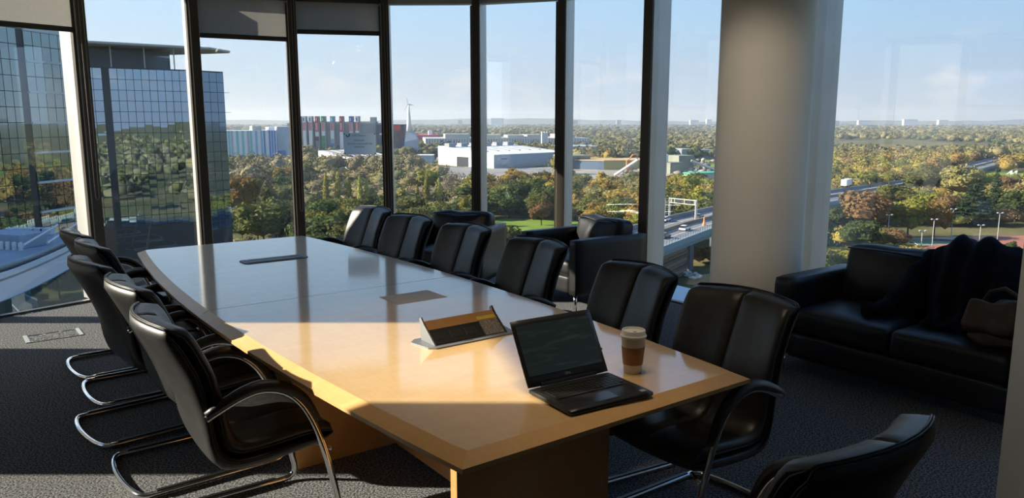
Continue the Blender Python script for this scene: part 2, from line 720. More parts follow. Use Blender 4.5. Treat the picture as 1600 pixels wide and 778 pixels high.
# ------------------------------------------------------------------ conference table
UC, VC, HL = -3.82, 1.62, 2.145
table = empty('conference_table', P(UC, 1.628), TROT + R(.73), label='long boat shaped maple conference table with a matching lipped edge', cat='table')


def half_w(u):
    return .625 + .135 * (1 - (u / HL) ** 2)


def side_pts(u0, u1, inset, n=24):
    us = [u0 + (u1 - u0) * k / n for k in range(n + 1)]
    return us


for sgn in (1, -1):
    ua, ub = .0024 * sgn, HL * sgn
    us = [ua + (ub - ua) * k / 20 for k in range(21)]
    ins = .05
    top = [(u, -(half_w(u) - ins)) for u in us[:-1]] + [(ub - sgn * ins, -(half_w(ub) - ins)), (ub - sgn * ins, half_w(ub) - ins)] + [(u, half_w(u) - ins) for u in us[:-1][::-1]]
    outr = [(u, -half_w(u)) for u in us[:-1]] + [(ub, -half_w(ub)), (ub, half_w(ub))] + [(u, half_w(u)) for u in us[:-1][::-1]]
    MB().prism(top, .702, .74).build('tabletop', MAPLE, table)
    n = len(top)
    lp = MB()
    vs = [(x, y, .7399) for x, y in top] + [(x, y, .716) for x, y in outr] + [(x, y, .701) for x, y in outr] + [(x, y, .701) for x, y in top]
    fs = []
    for i in range(n - 1):
        for r_ in range(3):
            fs.append((r_ * n + i, r_ * n + i + 1, (r_ + 1) * n + i + 1, (r_ + 1) * n + i))
    lp.add(vs, fs)
    lp.build('edge_lipping', MAPLE_EDGE, table, auto=R(20))
for u, hw in ((-2.15, .36), (-3.43, .45), (-4.21, .45), (-5.49, .36)):
    MB().box(u - UC, 0, .35, .042, hw * 2, .70).build('pedestal_panel', PED, table, bevel=.002)
for u in (-2.79, -4.85):
    MB().box(u - UC, 0, .36, 1.236, .04, .55).build('stretcher_panel', PED, table)
MB().box(-3.48 - UC, 1.85 - VC, .7402, .205, .29, .0012).build('access_panel', MAPLE_DULL, table)

GREYMET = mat('grey_metal', (.20, .21, .225), .5, metal=.3)
BLACKPL = mat('black_plastic', (.012, .012, .013), .4)
# closed cable hatch towards the far end
h1 = MB()
h1.prism([(-.075, -.19), (-.05, -.215), (.05, -.215), (.075, -.19), (.075, .19), (.05, .215), (-.05, .215), (-.075, .19)], .74, .7445)
h1o = h1.build('cable_hatch', GREYMET, table, bevel=.001, loc=(-5.0 - UC, 1.65 - VC, 0))
MB().box(0, 0, .7448, .10, .36, .002).build('hatch_lid', BLACKPL, h1o)
MB().box(-.018, 0, .7462, .012, .34, .0016).build('lid_trim', GREYMET, h1o)
MB().box(.052, 0, .7462, .008, .34, .0016).build('lid_trim', GREYMET, h1o)
# opened power module near the laptop
h2 = MB()
h2.prism([(-.085, -.20), (-.05, -.235), (.06, -.215), (.085, -.19), (.085, .19), (.06, .215), (-.05, .235), (-.085, .20)], .74, .745)
h2o = h2.build('power_module', GREYMET, table, bevel=.001, loc=(-2.69 - UC, 1.66 - VC, 0))
for y in (-.178, .178):
    ck = MB()
    prof = [(.060, .745), (-.055, .745), (-.068, .835), (-.055, .842), (-.03, .815)]
    vs = [(x, y - .004, z) for x, z in prof] + [(x, y + .004, z) for x, z in prof]
    ck.add(vs, [(0, 1, 2, 3, 4), (9, 8, 7, 6, 5)] + [(i, (i + 1) % 5, 5 + (i + 1) % 5, 5 + i) for i in range(5)])
    ck.build('end_cheek', GREYMET if y < 0 else BLACKPL, h2o, bevel=.001)


def slope_strip(t0, t1, y0, y1, th, lift):
    # a strip lying on the tilted face of the module between its foot (t=0) and its top (t=1)
    A, B = Vector((.052, 0, .748)), Vector((-.045, 0, .825))
    nrm = Vector((.077, 0, .097)).normalized()
    p0, p1 = A.lerp(B, t0) + nrm * lift, A.lerp(B, t1) + nrm * lift
    q0, q1 = p0 - nrm * th, p1 - nrm * th
    vs = []
    for y in (y0, y1):
        vs += [(p.x, y, p.z) for p in (p0, p1, q1, q0)]
    return MB().add(vs, [(0, 1, 2, 3), (7, 6, 5, 4), (0, 4, 5, 1), (1, 5, 6, 2), (2, 6, 7, 3), (3, 7, 4, 0)])


slope_strip(0, .62, -.172, .075, .006, 0).build('socket_panel', BLACKPL, h2o)
slope_strip(0, .62, .075, .172, .006, 0).build('speckled_panel', mat('speckled_panel', (.20, .18, .15), .8, var=.5, scale=140), h2o)
slope_strip(.62, 1.0, -.172, .172, .006, .001).build('wooden_cover', PED, h2o)
slope_strip(.66, .80, .072, .166, .001, .0025).build('yellow_sticker', mat('yellow_sticker', (.62, .48, .05), .6), h2o)
for k in range(3):
    slope_strip(.16, .46, -.16 + k * .075, -.105 + k * .075, .002, .0015).build('socket', mat('socket_face', (.03, .03, .032), .3), h2o, bevel=.001)

# ------------------------------------------------------------------ chairs


def resample(pl, n):
    pl = [Vector((0, a, b)) for a, b in pl]
    # Catmull-Rom through the points, then even steps
    dense = []
    for i in range(len(pl) - 1):
        p0, p1, p2, p3 = pl[max(i - 1, 0)], pl[i], pl[i + 1], pl[min(i + 2, len(pl) - 1)]
        for k in range(8):
            t = k / 8
            dense.append(.5 * (2 * p1 + (p2 - p0) * t + (2 * p0 - 5 * p1 + 4 * p2 - p3) * t * t + (3 * p1 - p0 - 3 * p2 + p3) * t ** 3))
    dense.append(pl[-1])
    L = [0]
    for i in range(1, len(dense)):
        L.append(L[-1] + (dense[i] - dense[i - 1]).length)
    out = []
    j = 0
    for k in range(n):
        s_ = L[-1] * k / (n - 1)
        while j < len(L) - 2 and L[j + 1] < s_:
            j += 1
        t = (s_ - L[j]) / max(1e-9, L[j + 1] - L[j])
        out.append(dense[j].lerp(dense[j + 1], min(1, max(0, t))))
    return out


NP = 30
OUT = resample([(.315, .40), (.29, .372), (.20, .352), (.05, .338), (-.08, .34), (-.135, .375), (-.158, .45), (-.187, .55), (-.228, .66), (-.285, .79), (-.333, .89), (-.347, .922), (-.338, .938)], NP)
INN = resample([(.318, .405), (.31, .44), (.22, .462), (.08, .452), (.0, .448), (-.05, .468), (-.085, .53), (-.12, .63), (-.162, .74), (-.203, .84), (-.230, .90), (-.256, .934), (-.32, .944)], NP)
HWX = .255


def curve_plan(p, x):
    k = (x / HWX) ** 2
    w = min(1, max(0, (p.z - .46) / .3))
    return Vector((x, p.y + w * .062 * k, p.z + (1 - w) * .018 * k - w * .012 * k))


def chair_surface(a, b, groove):
    """closed loft between polylines a (outer) and b (inner) across the width"""
    xs = [-1, -.985, -.95, -.89, -.78, -.6, -.4, -.2, -.05, -.015, 0, .015, .05, .2, .4, .6, .78, .89, .95, .985, 1]
    nx = len(xs)
    vs, fs = [], []
    for x in xs:
        e = max(0, (abs(x) - .86) / .14)
        th = math.sqrt(max(0, 1 - e ** 2)) * .96 + .04
        for i in range(NP):
            m = (a[i] + b[i]) / 2
            vs.append(curve_plan(m + (a[i] - m) * th, x * HWX))
        for i in range(NP):
            m = (a[i] + b[i]) / 2
            g = 1 - groove * math.exp(-(x / .018) ** 2)
            vs.append(curve_plan(m + (b[i] - m) * th * g, x * HWX))
    s_ = 2 * NP
    for j in range(nx - 1):
        for i in range(NP - 1):
            fs.append((j * s_ + i, j * s_ + i + 1, (j + 1) * s_ + i + 1, (j + 1) * s_ + i))
            fs.append((j * s_ + NP + i, (j + 1) * s_ + NP + i, (j + 1) * s_ + NP + i + 1, j * s_ + NP + i + 1))
        for i in (0, NP - 1):
            fs.append((j * s_ + i, (j + 1) * s_ + i, (j + 1) * s_ + NP + i, j * s_ + NP + i))
    for j in (0, nx - 1):
        for i in range(NP - 1):
            fs.append((j * s_ + i, j * s_ + NP + i, j * s_ + NP + i + 1, j * s_ + i + 1))
    return MB().add(vs, fs)


MID = [o.lerp(i, .45) for o, i in zip(OUT, INN)]


def make_chair():
    root = empty('conference_chair', (0, 0, 0))
    chair_surface(OUT, [o.lerp(m, .97) for o, m in zip(OUT, MID)], 0).build('outer_shell', LEATHER, root, smooth=True)
    chair_surface([m.lerp(i, .03) for m, i in zip(MID, INN)], INN, .75).build('seat_and_back_pad', LEATHER, root, smooth=True)
    for off in (-.35, .30):
        rim = [curve_plan(m.lerp(OUT[k] if off < 0 else INN[k], abs(off)), -HWX * .992) for k, m in enumerate(MID)]
        topm = MID[-1].lerp(OUT[-1] if off < 0 else INN[-1], abs(off))
        top = [curve_plan(topm + Vector((0, 0, .006)), x * HWX) for x in (-.95, -.8, -.6, -.3, 0, .3, .6, .8, .95)]
        rim2 = [curve_plan(m.lerp(OUT[k] if off < 0 else INN[k], abs(off)), HWX * .992) for k, m in enumerate(MID)][::-1]
        MB().tube(rim + top + rim2, .0042, 6).build('piping', PIPING, root, smooth=True)
    W = .272
    prof = resample([(-.165, .588), (-.10, .618), (-.03, .645), (.04, .655), (.12, .632), (.185, .572), (.235, .475), (.272, .36), (.30, .24), (.322, .13), (.334, .065), (.322, .028), (.285, .016), (.20, .0155), (.05, .0155), (-.12, .0155), (-.27, .0155), (-.298, .0155)], 64)
    L1 = [Vector((-W, p.y, p.z)) for p in prof]
    L2 = [Vector((W, p.y, p.z)) for p in prof][::-1]
    bar = [Vector((W * math.sin(k / 10 * PI / 2 * .94 * sg) / math.sin(PI / 2 * .94), -.298 - .058 * (1 - (k / 10) ** 2), .0155))
           for sg in (-1, 1) for k in (range(9, 0, -1) if sg < 0 else range(0, 10))]
    MB().tube(L1 + bar + L2, .0135, 10).build('sled_frame', CHROME, root, smooth=True)
    for sx in (-1, 1):
        arm = resample([(-.165, .602), (-.10, .634), (-.03, .662), (.04, .673), (.125, .65), (.198, .588), (.25, .49)], 18)
        rr = [.012 + .012 * math.sin(PI * min(1, (k + 1) / 8) / 2) * math.sin(PI * min(1, (18 - k) / 9) / 2) for k in range(18)]
        MB().tube([Vector((sx * W, p.y, p.z)) for p in arm], rr, 10).build('armrest', LEATHER, root, smooth=True)
        MB().box(sx * W, -.01, .0305, .017, .5, .006).build('runner_strip', BLACKPL, root)
        # bracket between frame and seat
        MB().tube([(sx * W, .30, .24 + .12), (sx * .21, .27, .365)], .009, 8).build('seat_bracket', CHROME, root, smooth=True)
    return root


LB = TROT             # left-hand chairs face +v
chair_spots = [
    # u, v (origin), extra yaw, side, label
    (-3.045, .80, 0, 'l', 'black leather sled chair nearest to the viewer on the left side of the table'),
    (-3.795, .82, 3, 'l', 'second black leather chair from the viewer on the left side of the table'),
    (-4.50, .75, 7, 'l', 'third black leather chair on the left side of the table, pushed out furthest'),
    (-5.13, .85, 3, 'l', 'fourth black leather chair from the viewer on the left side of the table'),
    (-5.73, .83, 4, 'l', 'black leather chair at the far end of the left side of the table'),
    (-1.985, 2.36, 0, 'r', 'black leather chair at the near right corner of the table beside the coffee cup'),
    (-2.68, 2.43, -6, 'r', 'second black leather chair from the near right corner, behind the coffee cup'),
    (-3.61, 2.53, -1, 'r', 'third black leather chair from the near right corner, in front of the larger armchair'),
    (-4.41, 2.54, 2, 'r', 'fourth black leather chair from the near right corner, in front of the farther armchair arm'),
    (-5.07, 2.47, 6, 'r', 'second black leather chair from the far end on the right side of the table'),
    (-5.75, 2.48, 4, 'r', 'black leather chair at the far right corner of the table by the windows'),
]
proto = make_chair()
for k, (u, v, yaw, side, lab) in enumerate(chair_spots):
    o = proto if k == 0 else copy_tree(proto)
    o.location = P(u, v)
    o.rotation_euler.z = TROT + (0 if side == 'l' else PI) + R(yaw)
    tag(o, lab, 'chair', 'black leather chairs around the conference table')
o = copy_tree(proto)
o.location = (.675, 1.87, 0)
o.rotation_euler.z = R(35.6)
tag(o, 'black leather chair back in the foreground at the bottom right, facing the table end', 'chair', 'black leather chairs around the conference table')

# ------------------------------------------------------------------ laptop, cup, small things
lap = empty('laptop', ((.06 + .185 + .471 + .341) / 4, (2.47 + 2.266 + 2.452 + 2.648) / 4, .74), R(32.3), label='open black laptop on the near end of the table with a dark screen', cat='laptop')
LAPM = mat('laptop_shell', (.013, .013, .014), .38, var=.1, scale=50)
bs = MB().rbox(0, 0, .011, .345, .242, .019, .008, 6).build('base', LAPM, lap, smooth=True)
MB().box(0, .035, .0207, .285, .105, .0012).build('key_well', mat('key_well', (.006, .006, .006), .6), bs)
keym = MB().box(0, 0, 0, .0165, .0165, .0024).mesh('key', mat('key_cap', (.014, .014, .015), .45))
for r_ in range(6):
    n = 15 if r_ < 5 else 11
    for c_ in range(n):
        w = 1.0
        x = -.134 + c_ * .01915
        if r_ == 5:
            if 4 <= c_ <= 6:
                if c_ != 5:
                    continue
                w = 5.0
                x = -.134 + 5.5 * .01915
            elif c_ > 6:
                x = -.134 + (c_ + 4) * .01915 - .02
        link('key', keym, bs, (x, .08 - r_ * .0178, .0222), scale=(w, .92 if r_ else .6, 1))
MB().box(-.01, -.066, .0208, .10, .066, .0008).build('touchpad', mat('touchpad', (.018, .018, .02), .25), bs)
MB().box(.142, -.098, .0208, .02, .017, .0006).build('sticker', mat('pale_sticker', (.35, .38, .40), .4), bs)
scr = empty('screen', (0, .118, .022))
scr.parent = lap
scr.rotation_euler = (R(-29.5), 0, 0)
MB().rbox(0, .004, .118, .345, .0075, .236, .0035, 6).build('lid', LAPM, scr, smooth=True)


def screen_mat():
    m = bpy.data.materials.new('dim_display')
    m.use_nodes = True
    n, l = m.node_tree.nodes, m.node_tree.links
    b = n['Principled BSDF']
    b.inputs['Roughness'].default_value = .28
    tc = n.new('ShaderNodeTexCoord')
    sp = n.new('ShaderNodeSeparateXYZ')
    l.new(tc.outputs['Object'], sp.inputs[0])
    mp = n.new('ShaderNodeMapping')
    mp.inputs['Scale'].default_value = (7, 1, 60)
    l.new(tc.outputs['Object'], mp.inputs[0])
    nz = n.new('ShaderNodeTexNoise')
    nz.inputs['Scale'].default_value = 1
    l.new(mp.outputs[0], nz.inputs['Vector'])
    cr = n.new('ShaderNodeValToRGB')
    cr.color_ramp.elements[0].position = .52
    cr.color_ramp.elements[1].position = .7
    cr.color_ramp.elements[0].color = (.006, .0085, .0075, 1)
    cr.color_ramp.elements[1].color = (.010, .017, .014, 1)
    l.new(nz.outputs[0], cr.inputs[0])
    b.inputs['Base Color'].default_value = (.006, .008, .008, 1)
    l.new(cr.outputs[0], b.inputs['Emission Color'])
    b.inputs['Emission Strength'].default_value = .8
    return m


MB().box(0, -.0004, .126, .315, .0012, .178).build('display', screen_mat(), scr)
text('DELL', .011, mat('logo_grey', (.35, .36, .37), .4), scr, (0, -.0004, .024), (PI / 2, 0, 0), 'lettering')
MB().box(0, .004, .004, .24, .012, .012).build('hinge', BLACKPL, scr, bevel=.002)

cup = empty('coffee_cup', (.442, 2.705, .74), label='white paper coffee cup with a brown sleeve and white lid beside the laptop', cat='cup')
CUPW = mat('white_paper', (.66, .65, .60), .6)
MB().lathe([(.031, 0), (.0325, .002), (.0445, .138), (.0435, .138), (.032, .006)], 40).build('cup_body', CUPW, cup, smooth=True, auto=R(50))
MB().lathe([(.0352, .034), (.0362, .034), (.0428, .100), (.0418, .100)], 40).build('sleeve', mat('brown_card', (.33, .175, .075), .8, var=.1, scale=30), cup, smooth=True, auto=R(40))
MB().lathe([(.0462, .134), (.0478, .136), (.0478, .141), (.0455, .144), (.0438, .147), (.0432, .158), (.0415, .161), (.039, .1605), (.0375, .154), (.02, .153), (.001, .153)], 40).build('lid', mat('white_plastic', (.70, .69, .65), .35), cup, smooth=True, auto=R(35))
MB().box(0, -.031, .1612, .012, .004, .001).build('sip_hole', BLACKPL, cup)

phone = empty('phone', (.292, 2.985, .74), R(20), label='small black phone lying on the table just behind the laptop screen', cat='phone')
MB().rbox(0, 0, .0055, .13, .066, .009, .004, 5).build('body', BLACKPL, phone, smooth=True)
MB().box(0, 0, .0103, .12, .06, .0006).build('glass_front', mat('phone_glass', (.004, .004, .005), .1), phone)

fb = empty('floor_box', P(-6.77, .47, 0), TROT + PI / 2 + R(2), label='carpet covered power floor box with three dark cable slots near the left window', cat='floor box')
MB().box(0, 0, .002, .36, .24, .004).build('lid', CARPET, fb)
for sx in (-1, 1):
    MB().box(sx * .178, 0, .0035, .028, .235, .005).build('edge_trim', mat('floor_box_trim', (.34, .35, .36), .5), fb)
for k in (-1, 0, 1):
    MB().box(k * .115, .095, .0045, .085, .024, .004).build('cable_flap', BLACKPL, fb)

# ------------------------------------------------------------------ sign on the window
i = 7
(x0, y0), (x1, y1) = MP[i], MP[i + 1]
d = Vector((x1 - x0, y1 - y0, 0)).normalized()
mid = atY(560.5, 225, 8.13)
t = (mid.x - x0) / d.x
sg = empty('window_sign', (x0 + d.x * t, y0 + d.y * t, mid.z), math.atan2(d.y, d.x), label='grey caution plate fixed to the window glass', cat='sign')
SIGNM = mat('sign_plate', (.70, .75, .78), .5, transl=.85)
INK = mat('sign_ink', (.012, .016, .035), .6)
MB().box(0, .047, 0, .335, .004, .228).build('plate', SIGNM, sg, bevel=.001)
for sx in (-1, 1):
    for sz in (-1, 1):
        MB().lathe([(.007, 0), (.007, .004), (.004, .005)], 10).build('corner_screw', BLACKPL, sg, loc=(sx * .158, .045, sz * .104)).rotation_euler = (PI / 2, 0, 0)
text('UNIVERSITY OF', .011, INK, sg, (-.035, .0445, .098), (PI / 2, 0, 0))
text('WEST LONDON', .019, INK, sg, (-.012, .0445, .082), (PI / 2, 0, 0))
text('CAUTION', .024, INK, sg, (-.008, .0445, .034), (PI / 2, 0, 0))
text('DO NOT LEAN ON THIS', .024, INK, sg, (0, .0445, -.002), (PI / 2, 0, 0))
text('WINDOW', .024, INK, sg, (-.008, .0445, -.036), (PI / 2, 0, 0))
lg = MB()
for a0, a1, dx in ((PI * 1.02, PI * 1.62, 0), (PI * 1.62, PI * 2.15, .004)):
    pr_ = [(-.125 + dx + .019 * math.cos(a0 + (a1 - a0) * k / 8), .095 + .026 * math.sin(a0 + (a1 - a0) * k / 8)) for k in range(9)]
    pi_ = [(-.125 + dx + .009 * math.cos(a0 + (a1 - a0) * k / 8), .097 + .018 * math.sin(a0 + (a1 - a0) * k / 8)) for k in range(9)][::-1]
    lo = pr_ + pi_
    n = len(lo)
    lg.add([(x, .0445, z) for x, z in lo] + [(x, .046, z) for x, z in lo], [tuple(range(n))] + [(i_, (i_ + 1) % n, n + (i_ + 1) % n, n + i_) for i_ in range(n)])
lg.build('logo', INK, sg)

# ------------------------------------------------------------------ armchairs and sofa


def armchair(loc, rz, label):
    """local -y is the front; width .8, depth .86"""
    r = empty('armchair', loc, rz, label=label, cat='armchair', group='black leather armchairs by the windows')
    for sx in (-1, 1):
        MB().rbox(sx * .355, 0, .385, .10, .86, .49, .018, 5).build('arm', LEATHER2, r, smooth=True)
    MB().rbox(0, .375, .36, .61, .11, .44, .02, 5).build('back_frame', LEATHER2, r, smooth=True)
    MB().rbox(0, -.03, .22, .61, .76, .15, .015, 5).build('seat_base', LEATHER2, r, smooth=True)
    MB().rbox(0, -.06, .365, .60, .70, .15, .05, 9, puff=[(2, .03)], wr=.006, seed=1).build('seat_cushion', LEATHER2, r, smooth=True)

    def fold(p, u):
        f = math.exp(-(p.x / .11) ** 2)
        p.y += (.012 * math.sin(p.x * 95 + p.z * 14) * f) * (1 if u.y < 0 else .3)
        p.z -= .018 * f * max(0, u.z)
        return p
    MB().rbox(0, .245, .565, .62, .19, .36, .055, 14, puff=[(1, .05), (2, .02)], wr=.012, wsc=7, seed=3, rx=R(-10), fn=fold).build('back_cushion', LEATHER2, r, smooth=True)
    MB().tube([(-.28, .16, .735), (-.14, .158, .742), (0, .156, .728), (.14, .158, .742), (.28, .16, .735)], .006, 6).build('cushion_piping', PIPING, r, smooth=True)
    for sx in (-1, 1):
        for sy in (-1, 1):
            MB().tube([(sx * .355, sy * .39, 0), (sx * .355, sy * .39, .145)], .016, 10).build('leg', CHROME, r, smooth=True)
    return r


armchair(P(-5.36, 4.66), TROT, 'black leather cube armchair with a wrinkled loose back cushion beside the motorway window')
armchair((-.56, 7.45, 0), R(-16), 'black leather cube armchair at the far end behind the fourth right hand chair')

SW = 1.60
sf = empty('sofa', P(-3.07 + SW / 2, 4.78), TROT, label='black leather two seat sofa under the wide right hand window', cat='sofa')
# local x runs along u ; local -y is the front
for sx in (-1, 1):
    MB().rbox(sx * (SW / 2 - .07), 0, .37, .14, .86, .52, .03, 5).build('arm', LEATHER2, sf, smooth=True)
MB().rbox(0, .36, .40, SW - .27, .14, .58, .03, 5).build('back_frame', LEATHER2, sf, smooth=True)
MB().rbox(0, -.04, .19, SW - .27, .78, .17, .02, 5).build('seat_base', LEATHER2, sf, smooth=True)
for sx in (-1, 1):
    MB().rbox(sx * .327, -.07, .35, .65, .72, .17, .045, 9, puff=[(2, .025)], wr=.006, wsc=5, seed=sx).build('seat_cushion', LEATHER2, sf, smooth=True)
    MB().rbox(sx * .327, .235, .60, .655, .22, .42, .07, 12, puff=[(1, .05), (2, .015)], wr=.012, wsc=5, seed=9 + sx, rx=R(-10)).build('back_cushion', LEATHER2, sf, smooth=True)
    MB().tube([(sx * .327 - .29, .135, .79), (sx * .327, .12, .80), (sx * .327 + .29, .135, .79)], .006, 6).build('cushion_piping', PIPING, sf, smooth=True)
    for sy in (-1, 1):
        MB().tube([(sx * .73, sy * .38, 0), (sx * .73, sy * .38, .115)], .018, 10).build('leg', CHROME, sf, smooth=True)

# coat thrown over the sofa back and seat
CLOTH = mat('navy_wool', (.012, .013, .022), .95, var=.35, scale=14, spec=.15)
ct = MB()
NU, NV = 40, 44
path = resample([(.36, .50), (.345, .64), (.30, .80), (.21, .86), (.12, .84), (.06, .74), (.02, .62), (-.04, .52), (-.14, .485), (-.26, .475)], NV)
vs, fs = [], []
for side in (0, 1):
    for j in range(NV):
        for i_ in range(NU):
            a_ = i_ / (NU - 1) * 2 - 1
            t_ = j / (NV - 1)
            wd_ = .21 + .08 * math.sin(t_ * 3.0 + .4) + .03 * noise.noise(Vector((t_ * 5, a_ > 0, 3)))
            fold_ = .022 * math.sin(a_ * 11 + 3 * t_) * (.4 + t_) + .03 * noise.noise(Vector((a_ * 3, t_ * 6, 1.3)))
            lump = .07 * (1 - a_ * a_) * math.sin(PI * min(1, t_ * 1.1)) * (1 - side)
            pt = path[j]
            tg = (path[min(j + 1, NV - 1)] - path[max(j - 1, 0)]).normalized()
            nr = Vector((0, tg.z, -tg.y))
            if nr.z < 0 and j < NV:
                nr = -nr if pt.z > .45 and nr.y > 0 and j > 8 else nr
            nr = Vector((0, -abs(nr.y) if j > 14 else abs(nr.y), abs(nr.z)))
            edge = 1 - abs(a_) ** 6
            off = (fold_ + lump + .018) * edge if side == 0 else -.004
            vs.append(Vector((a_ * wd_ + .06 * t_, pt.y, pt.z)) + nr * off)
for side in (0, 1):
    o_ = side * NU * NV
    for j in range(NV - 1):
        for i_ in range(NU - 1):
            fs.append((o_ + j * NU + i_, o_ + j * NU + i_ + 1, o_ + (j + 1) * NU + i_ + 1, o_ + (j + 1) * NU + i_))
h_ = NU * NV
for j in range(NV - 1):
    for i_ in (0, NU - 1):
        fs.append((j * NU + i_, (j + 1) * NU + i_, h_ + (j + 1) * NU + i_, h_ + j * NU + i_))
for i_ in range(NU - 1):
    for j in (0, NV - 1):
        fs.append((j * NU + i_, j * NU + i_ + 1, h_ + j * NU + i_ + 1, h_ + j * NU + i_))
ct.add(vs, fs)
coat = empty('coat', sf.location, sf.rotation_euler.z, label='dark navy coat thrown over the back and seat of the sofa', cat='coat')
ct.build('body', CLOTH, coat, smooth=True, loc=(.22, 0, 0))
slv = resample([(.20, .80), (.05, .66), (-.08, .53), (-.20, .49), (-.28, .49)], 20)
MB().tube([Vector((-.06 - .16 * (k / 19) ** 1.3 + .015 * math.sin(k * .9), p.y, p.z)) for k, p in enumerate(slv)], [.075 - .03 * k / 19 + .006 * math.sin(k * 1.7) for k in range(20)], 12).build('sleeve', CLOTH, coat, smooth=True)

# brown bag slumped at the right-hand end
bag = empty('bag', sf.location, sf.rotation_euler.z, label='slumped brown leather bag at the right end of the sofa seat', cat='bag')
BAGM = mat('brown_leather', (.055, .031, .017), .6, var=.4, scale=9, bump=.2, bscale=30)


def slump(p, u):
    k = .5 + u.z / 2
    p.x *= 1 - .35 * k
    p.y *= 1 - .5 * k
    p.x += .05 * k + .03 * noise.noise(Vector((u.y * 2, u.z * 3, 5)))
    return p


MB().rbox(.52, -.22, .56, .32, .32, .25, .09, 12, wr=.03, wsc=8, seed=4, fn=slump).build('body', BAGM, bag, smooth=True)
MB().rbox(.50, -.31, .60, .27, .10, .18, .03, 10, wr=.03, wsc=9, seed=8, rx=R(-24)).build('flap', BAGM, bag, smooth=True)
MB().tube([(.40, -.2, .64), (.43, -.19, .71), (.50, -.18, .74), (.57, -.19, .71), (.61, -.2, .64)], .012, 8).build('handle', BAGM, bag, smooth=True)

# ================================================================== outside
def xat(px, Y):
    """world x of a column of the view at depth Y, taken at eye level"""
    return (px - 800) / FPX * Y / math.cos(PITCH)


def zat(py, Y):
    return atY(800, py, Y).z


GROUND = noise_ground('meadow_and_scrub', [(.06, .07, .025), (.13, .12, .05), (.20, .16, .08)], .02)
gm = MB()
gm.add([(-9000, -3000, GZ), (9000, -3000, GZ), (9000, 12000, GZ), (-9000, 12000, GZ)], [(0, 1, 2, 3)])
tag(gm.build('ground', GROUND), 'scrubby open ground far below the building', 'ground', kind='structure')
LAWN = noise_ground('mown_lawn', [(.12, .19, .025), (.17, .25, .04), (.20, .27, .05)], .08)
ASPH = noise_ground('asphalt', [(.16, .16, .165), (.20, .20, .20), (.23, .225, .22)], .15)


def patch(name, pts, m, label, cat, dz=.05, kind='structure'):
    me = MB()
    me.prism([(p[0], p[1]) for p in pts], GZ - .3, GZ + dz)
    return tag(me.build(name, m), label, cat, kind=kind)


patch('lawn', [(-150, 262), (-70, 272), (-60, 306), (-150, 330)], LAWN, 'sunlit lawn strip behind the round trees left of the poplars', 'lawn')
patch('lawn', [(-14, 232), (24, 228), (28, 292), (-2, 300), (-16, 285)], LAWN, 'bright green lawn in front of the dark tree belt', 'lawn')
patch('lawn', [(255, 405), (420, 400), (520, 560), (330, 570), (262, 450)], LAWN, 'sports field with white goals at the far right', 'lawn')
patch('lawn', [(88, 640), (190, 640), (200, 760), (80, 760)], LAWN, 'far green field behind the blue grey shed', 'lawn')

# ------------------------------------------------------------------ trees
LEAFC = {
    'olive green': ((.17, .165, .045), (.075, .082, .024)),
    'dark green': ((.095, .125, .036), (.04, .055, .018)),
    'yellow green': ((.27, .25, .04), (.12, .12, .025)),
    'golden': ((.36, .245, .055), (.19, .125, .035)),
    'orange brown': ((.25, .15, .065), (.13, .075, .035)),
    'bare grey brown': ((.27, .22, .175), (.13, .105, .085)),
    'poplar': ((.52, .47, .12), (.27, .26, .07)),
    'conifer': ((.045, .07, .03), (.02, .032, .015)),
    'straw': ((.30, .25, .09), (.15, .13, .05)),
}
LEAFM = {k: mat('leaves_' + k.replace(' ', '_'), c[0], .9, col2=c[1], scale=.55, rnd=.28, spec=.1, transl=.18) for k, c in LEAFC.items()}
BARK = mat('bark', (.09, .07, .05), .95, var=.3, scale=3)


def leaf_cloud(blobs, n, size, seed, droop=0., fill=True):
    """crown of n small leaf sprays scattered over the surface of overlapping blobs (cx, cy, cz, rx, rz)"""
    rg = np.random.default_rng(seed)
    B = np.array(blobs)
    area = B[:, 3] * B[:, 4]
    pick = rg.choice(len(B), n, p=area / area.sum())
    d = rg.normal(size=(n, 3))
    d[:, 2] = np.where(d[:, 2] < -.35, -d[:, 2] * .5, d[:, 2])
    d /= np.linalg.norm(d, axis=1)[:, None]
    rad = rg.uniform(.82, 1.04, n)
    c = B[pick, :3] + d * np.stack([B[pick, 3], B[pick, 3], B[pick, 4]], 1) * rad[:, None]
    nr = d + rg.normal(scale=.55, size=(n, 3))
    nr[:, 2] += .25 - droop
    nr /= np.linalg.norm(nr, axis=1)[:, None]
    t = np.cross(nr, rg.normal(size=(n, 3)))
    t /= np.linalg.norm(t, axis=1)[:, None]
    b = np.cross(nr, t)
    s_ = size * rg.uniform(.55, 1.25, n)[:, None]
    v = np.stack([c + t * s_, c + b * s_ * .62, c - t * s_, c - b * s_ * .62], 1).reshape(-1, 3)
    f = np.arange(4 * n).reshape(-1, 4)
    vs, fs = v.tolist(), f.tolist()
    if fill:
        for bl in blobs:
            bm = bmesh.new()
            bmesh.ops.create_icosphere(bm, subdivisions=1, radius=1)
            o = len(vs)
            vs += [(bl[0] + q_.co.x * bl[3] * .84, bl[1] + q_.co.y * bl[3] * .84, bl[2] + q_.co.z * bl[4] * .84) for q_ in bm.verts]
            bm.verts.index_update()
            fs += [[q_.index + o for q_ in f_.verts] for f_ in bm.faces]
            bm.free()
    return vs, fs


